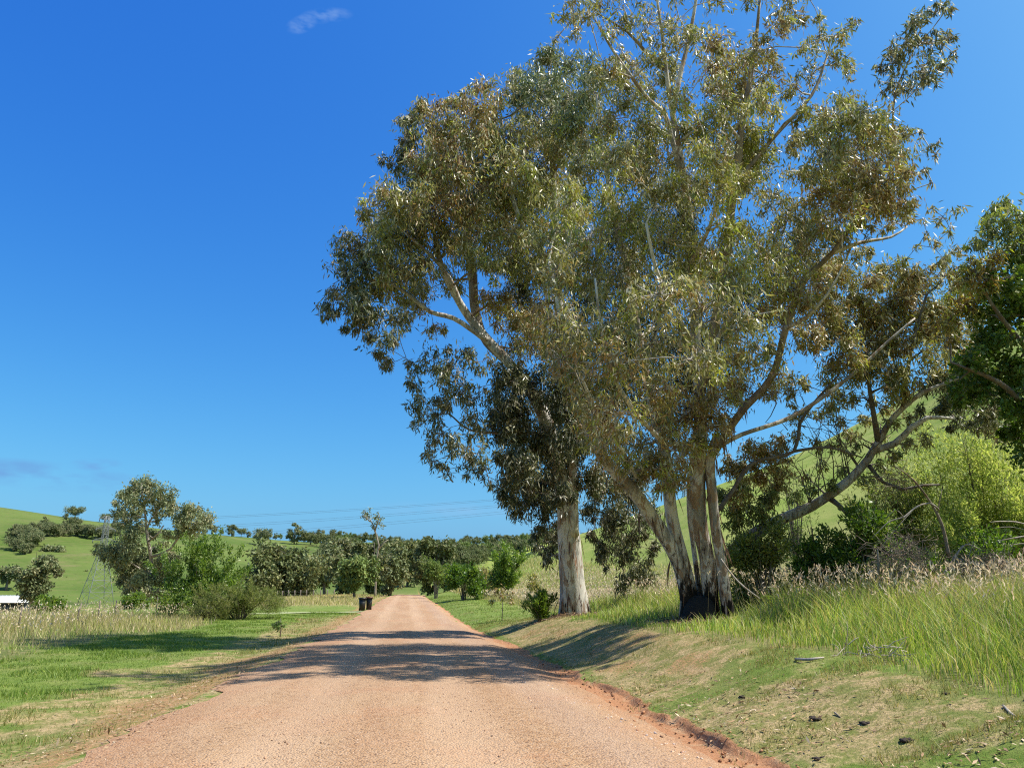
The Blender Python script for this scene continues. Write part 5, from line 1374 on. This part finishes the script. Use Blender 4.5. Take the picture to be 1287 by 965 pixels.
# left paddock
X, Y = scatter(80000, -60, -9, 13, 75, tall_ok)
hh = (.16 + .55 * smooth(9.8, 19, -X)) * rng.uniform(.5, 1.2, len(X))
pl_ = smooth(10, 15, -X + rng.normal(size=len(X)) * 2.0 + (fbm(X * .3, Y * .3, 71) - .5) * 9)
cc = np.where((rng.random(len(X)) < .12 + pl_ * .68)[:, None], pick(PALE, len(X)), pick(TALL, len(X)))
blades('tall_grass', 'tall pale seeding grass in the left paddock', X, Y, hh, .006 + .0006 * Y, rng.uniform(.1, .8, len(X)), cc, M['grass'], 1)
X, Y = scatter(60000, -26, 26, 38, 160, lambda x, y: np.maximum(cover(x, y)[2], cover(x, y)[4]) * (np.abs(x) > 4.2))
hh = .6 * rng.uniform(.5, 1.1, len(X)) * np.where(X < 0, .75, 1)
blades('tall_grass', 'pale dry grass strip beyond the lawns further along the road', X, Y, hh, .0008 * Y, rng.uniform(.1, .7, len(X)), pick(PALE + PALE + TALL[3:], len(X)), M['grass'], 1)


def seeds(name, label, X, Y, h, L, wd, cols):
    n = len(X); Z = H(X, Y); b = np.stack([X, Y, Z], 1)
    la = rng.random(n) * 6.283; ld = np.stack([np.cos(la), np.sin(la), 0 * la], 1)
    tip = b + ld * (h * .22)[:, None]; tip[:, 2] += h
    a = rng.random(n) * 6.283; s = np.stack([np.cos(a), np.sin(a), 0 * a], 1)
    sw = (.0012 + .00013 * Y)[:, None]
    D = unit(ld * .5 + np.array([0, 0, 1.0]) + rng.normal(size=(n, 3)) * .15)
    V = [np.stack([b - s * sw, b + s * sw, tip + s * sw * .6, tip - s * sw * .6], 1)]; CC = [np.repeat(np.array([[.30, .27, .13]]), n * 4, 0)]
    for k in range(3):
        c0 = tip + D * (L * k * .28)[:, None]
        d2 = unit(D + rng.normal(size=(n, 3)) * .45); nr = rng.normal(size=(n, 3))
        V.append(leaf_geo(c0, d2, nr, L * (.55 - .06 * k), wd).reshape(n, 4, 3)); CC.append(np.repeat(cols, 4, 0))
    v = np.concatenate(V).reshape(-1, 3); m = len(v) // 4
    o = link(name, mesh(name, v, np.arange(m * 4).reshape(m, 4), M['seed'], {'col': np.concatenate(CC)}), None, 'stuff'); o['label'] = label


PINK = [(.68, .50, .36), (.74, .59, .42), (.56, .44, .28), (.64, .55, .33), (.78, .66, .52)]
X, Y = scatter(19000, 6.3, 19, 5, 40, lambda x, y: tall_ok(x, y) * smooth(7.4, 11, x) * (.25 + .75 * smooth(.4, .62, fbm(x * .9, y * .9, 67))))
seeds('grass_seed_heads', 'pinkish feathery seed heads above the tall grass of the right bank', X, Y, rng.uniform(.65, 1.25, len(X)), rng.uniform(.12, .24, len(X)), .014 + .0008 * Y, pick(PINK, len(X), .2))
X, Y = scatter(13000, -60, -10.2, 14, 75, lambda x, y: tall_ok(x, y) * smooth(10, 14, -x) * .9)
seeds('grass_seed_heads', 'pale feathery seed heads over the grass of the left paddock', X, Y, rng.uniform(.45, .95, len(X)), rng.uniform(.10, .2, len(X)), .012 + .0008 * Y, pick(PINK[1:], len(X), .2))
X, Y = scatter(9000, 6, 24, 36, 120, lambda x, y: tall_ok(x, y))
seeds('grass_seed_heads', 'pinkish seed heads beyond the white-trunked gum', X, Y, rng.uniform(.5, 1.0, len(X)), rng.uniform(.12, .24, len(X)), .0011 * Y, pick(PINK, len(X), .2))

# fallen leaves and bark flakes on the verges
def litter(n, u0, u1, s0, s1, fn, label):
    X, Y = scatter(n, u0, u1, s0, s1, fn); m = len(X)
    C = np.stack([X, Y, H(X, Y) + .012 + rng.random(m) * .015], 1)
    D = rng.normal(size=(m, 3)); D[:, 2] *= .25; D = unit(D)
    L = rng.uniform(.04, .10, m); nr = rng.normal(size=(m, 3)) * .35 + np.array([0, 0, 1])
    v = leaf_geo(C, D, nr, L, L * rng.uniform(.15, .32, m))
    cols = pick([(.38, .27, .16), (.28, .17, .09), (.48, .38, .26), (.17, .10, .06), (.33, .20, .11)], m)
    o = link('leaf_litter', mesh('leaf_litter', v, np.arange(m * 4).reshape(m, 4), M['litter'], {'col': np.repeat(cols, 4, 0)}), None, 'stuff'); o['label'] = label


litter(15000, 3.5, 9, 4.2, 36, lambda x, y: (1 - tall_ok(x, y)) * (.12 + .88 * smooth(.45, .62, fbm(x * .7, y * .7, 81))), 'dry fallen gum leaves on the right bank')
litter(9000, -9, -2.9, 9, 40, lambda x, y: .03 + .9 * smooth(4.8, 3.2, -x), 'dry fallen leaves along the left road edge')


for px_, t_, lab in ((885, 20.6, 'heaped bark and dry leaves at the foot of the many-stemmed gum'), (720, 30.6, 'heaped bark and dry leaves at the foot of the white-trunked gum')):
    bb = T(px_, t_); m = 1500; aa = rng.random(m) * 6.283; q = np.abs(rng.normal(size=m)) * .75 + .35
    X = bb[0] + np.cos(aa) * q; Y = bb[1] + np.sin(aa) * q; C = np.stack([X, Y, H(X, Y) + .02 + rng.random(m) * .16 * np.exp(-q)], 1)
    D = rng.normal(size=(m, 3)); D[:, 2] *= .35; D = unit(D); L = rng.uniform(.06, .3, m)
    v = leaf_geo(C, D, rng.normal(size=(m, 3)) * .5 + np.array([0, 0, 1]), L, rng.uniform(.012, .035, m))
    o = link('bark_litter', mesh('bark_litter', v, np.arange(m * 4).reshape(m, 4), M['litter'], {'col': np.repeat(pick([(.30, .19, .11), (.20, .12, .07), (.40, .30, .20), (.12, .075, .05)], m), 4, 0)}), None, 'stuff'); o['label'] = lab


def stones(n, fn, u0, u1, s0, s1, r0, r1, label, cols):
    X, Y = scatter(n, u0, u1, s0, s1, fn); m = len(X)
    r = rng.uniform(r0, r1, m) ** 1.0 * (.6 + .8 * rng.random(m) ** 3)
    c = np.stack([X, Y, H(X, Y) + .008 + r * .25], 1)
    base = np.array([[1, 0, 0], [0, 1, 0], [-1, 0, 0], [0, -1, 0], [0, 0, .7], [0, 0, -.7]], float)
    v = c[:, None] + (base[None] + rng.normal(size=(m, 6, 3)) * .22) * r[:, None, None]
    f = np.array([[0, 1, 4], [1, 2, 4], [2, 3, 4], [3, 0, 4], [1, 0, 5], [2, 1, 5], [3, 2, 5], [0, 3, 5]])
    F_ = (np.arange(m)[:, None, None] * 6 + f[None]).reshape(-1, 3)
    o = link('loose_gravel', mesh('loose_gravel', v.reshape(-1, 3), F_, M['litter'], {'col': np.repeat(pick(cols, m, .25), 6, 0)}), None, 'stuff'); o['label'] = label


REDS = [(.46, .27, .17), (.52, .34, .23), (.40, .21, .125), (.56, .42, .32), (.36, .20, .13), (.60, .47, .37), (.20, .12, .085)]
stones(7500, lambda x, y: .5 + .5 * smooth(.35, .65, fbm(x * 1.8, y * .9, 91)), -3.0, 3.2, 4.5, 26, .004, .012, 'loose stones strewn over the red gravel road', REDS)
stones(8000, lambda x, y: np.exp(-((x - 2.55 - .2 * np.sin(y * .3)) / .35) ** 2), 1.5, 3.5, 4.2, 22, .009, .024, 'band of coarser stones along the right edge of the road', REDS[:4] + [(.50, .40, .36), (.42, .34, .31)])
stones(1300, lambda x, y: np.exp(-((x - 3.55) / .22) ** 2), 3.0, 4.2, 4.2, 20, .006, .026, 'clods of red earth crumbled off the cut bank', [(.34, .15, .07), (.28, .12, .055), (.40, .20, .10), (.15, .07, .04)])
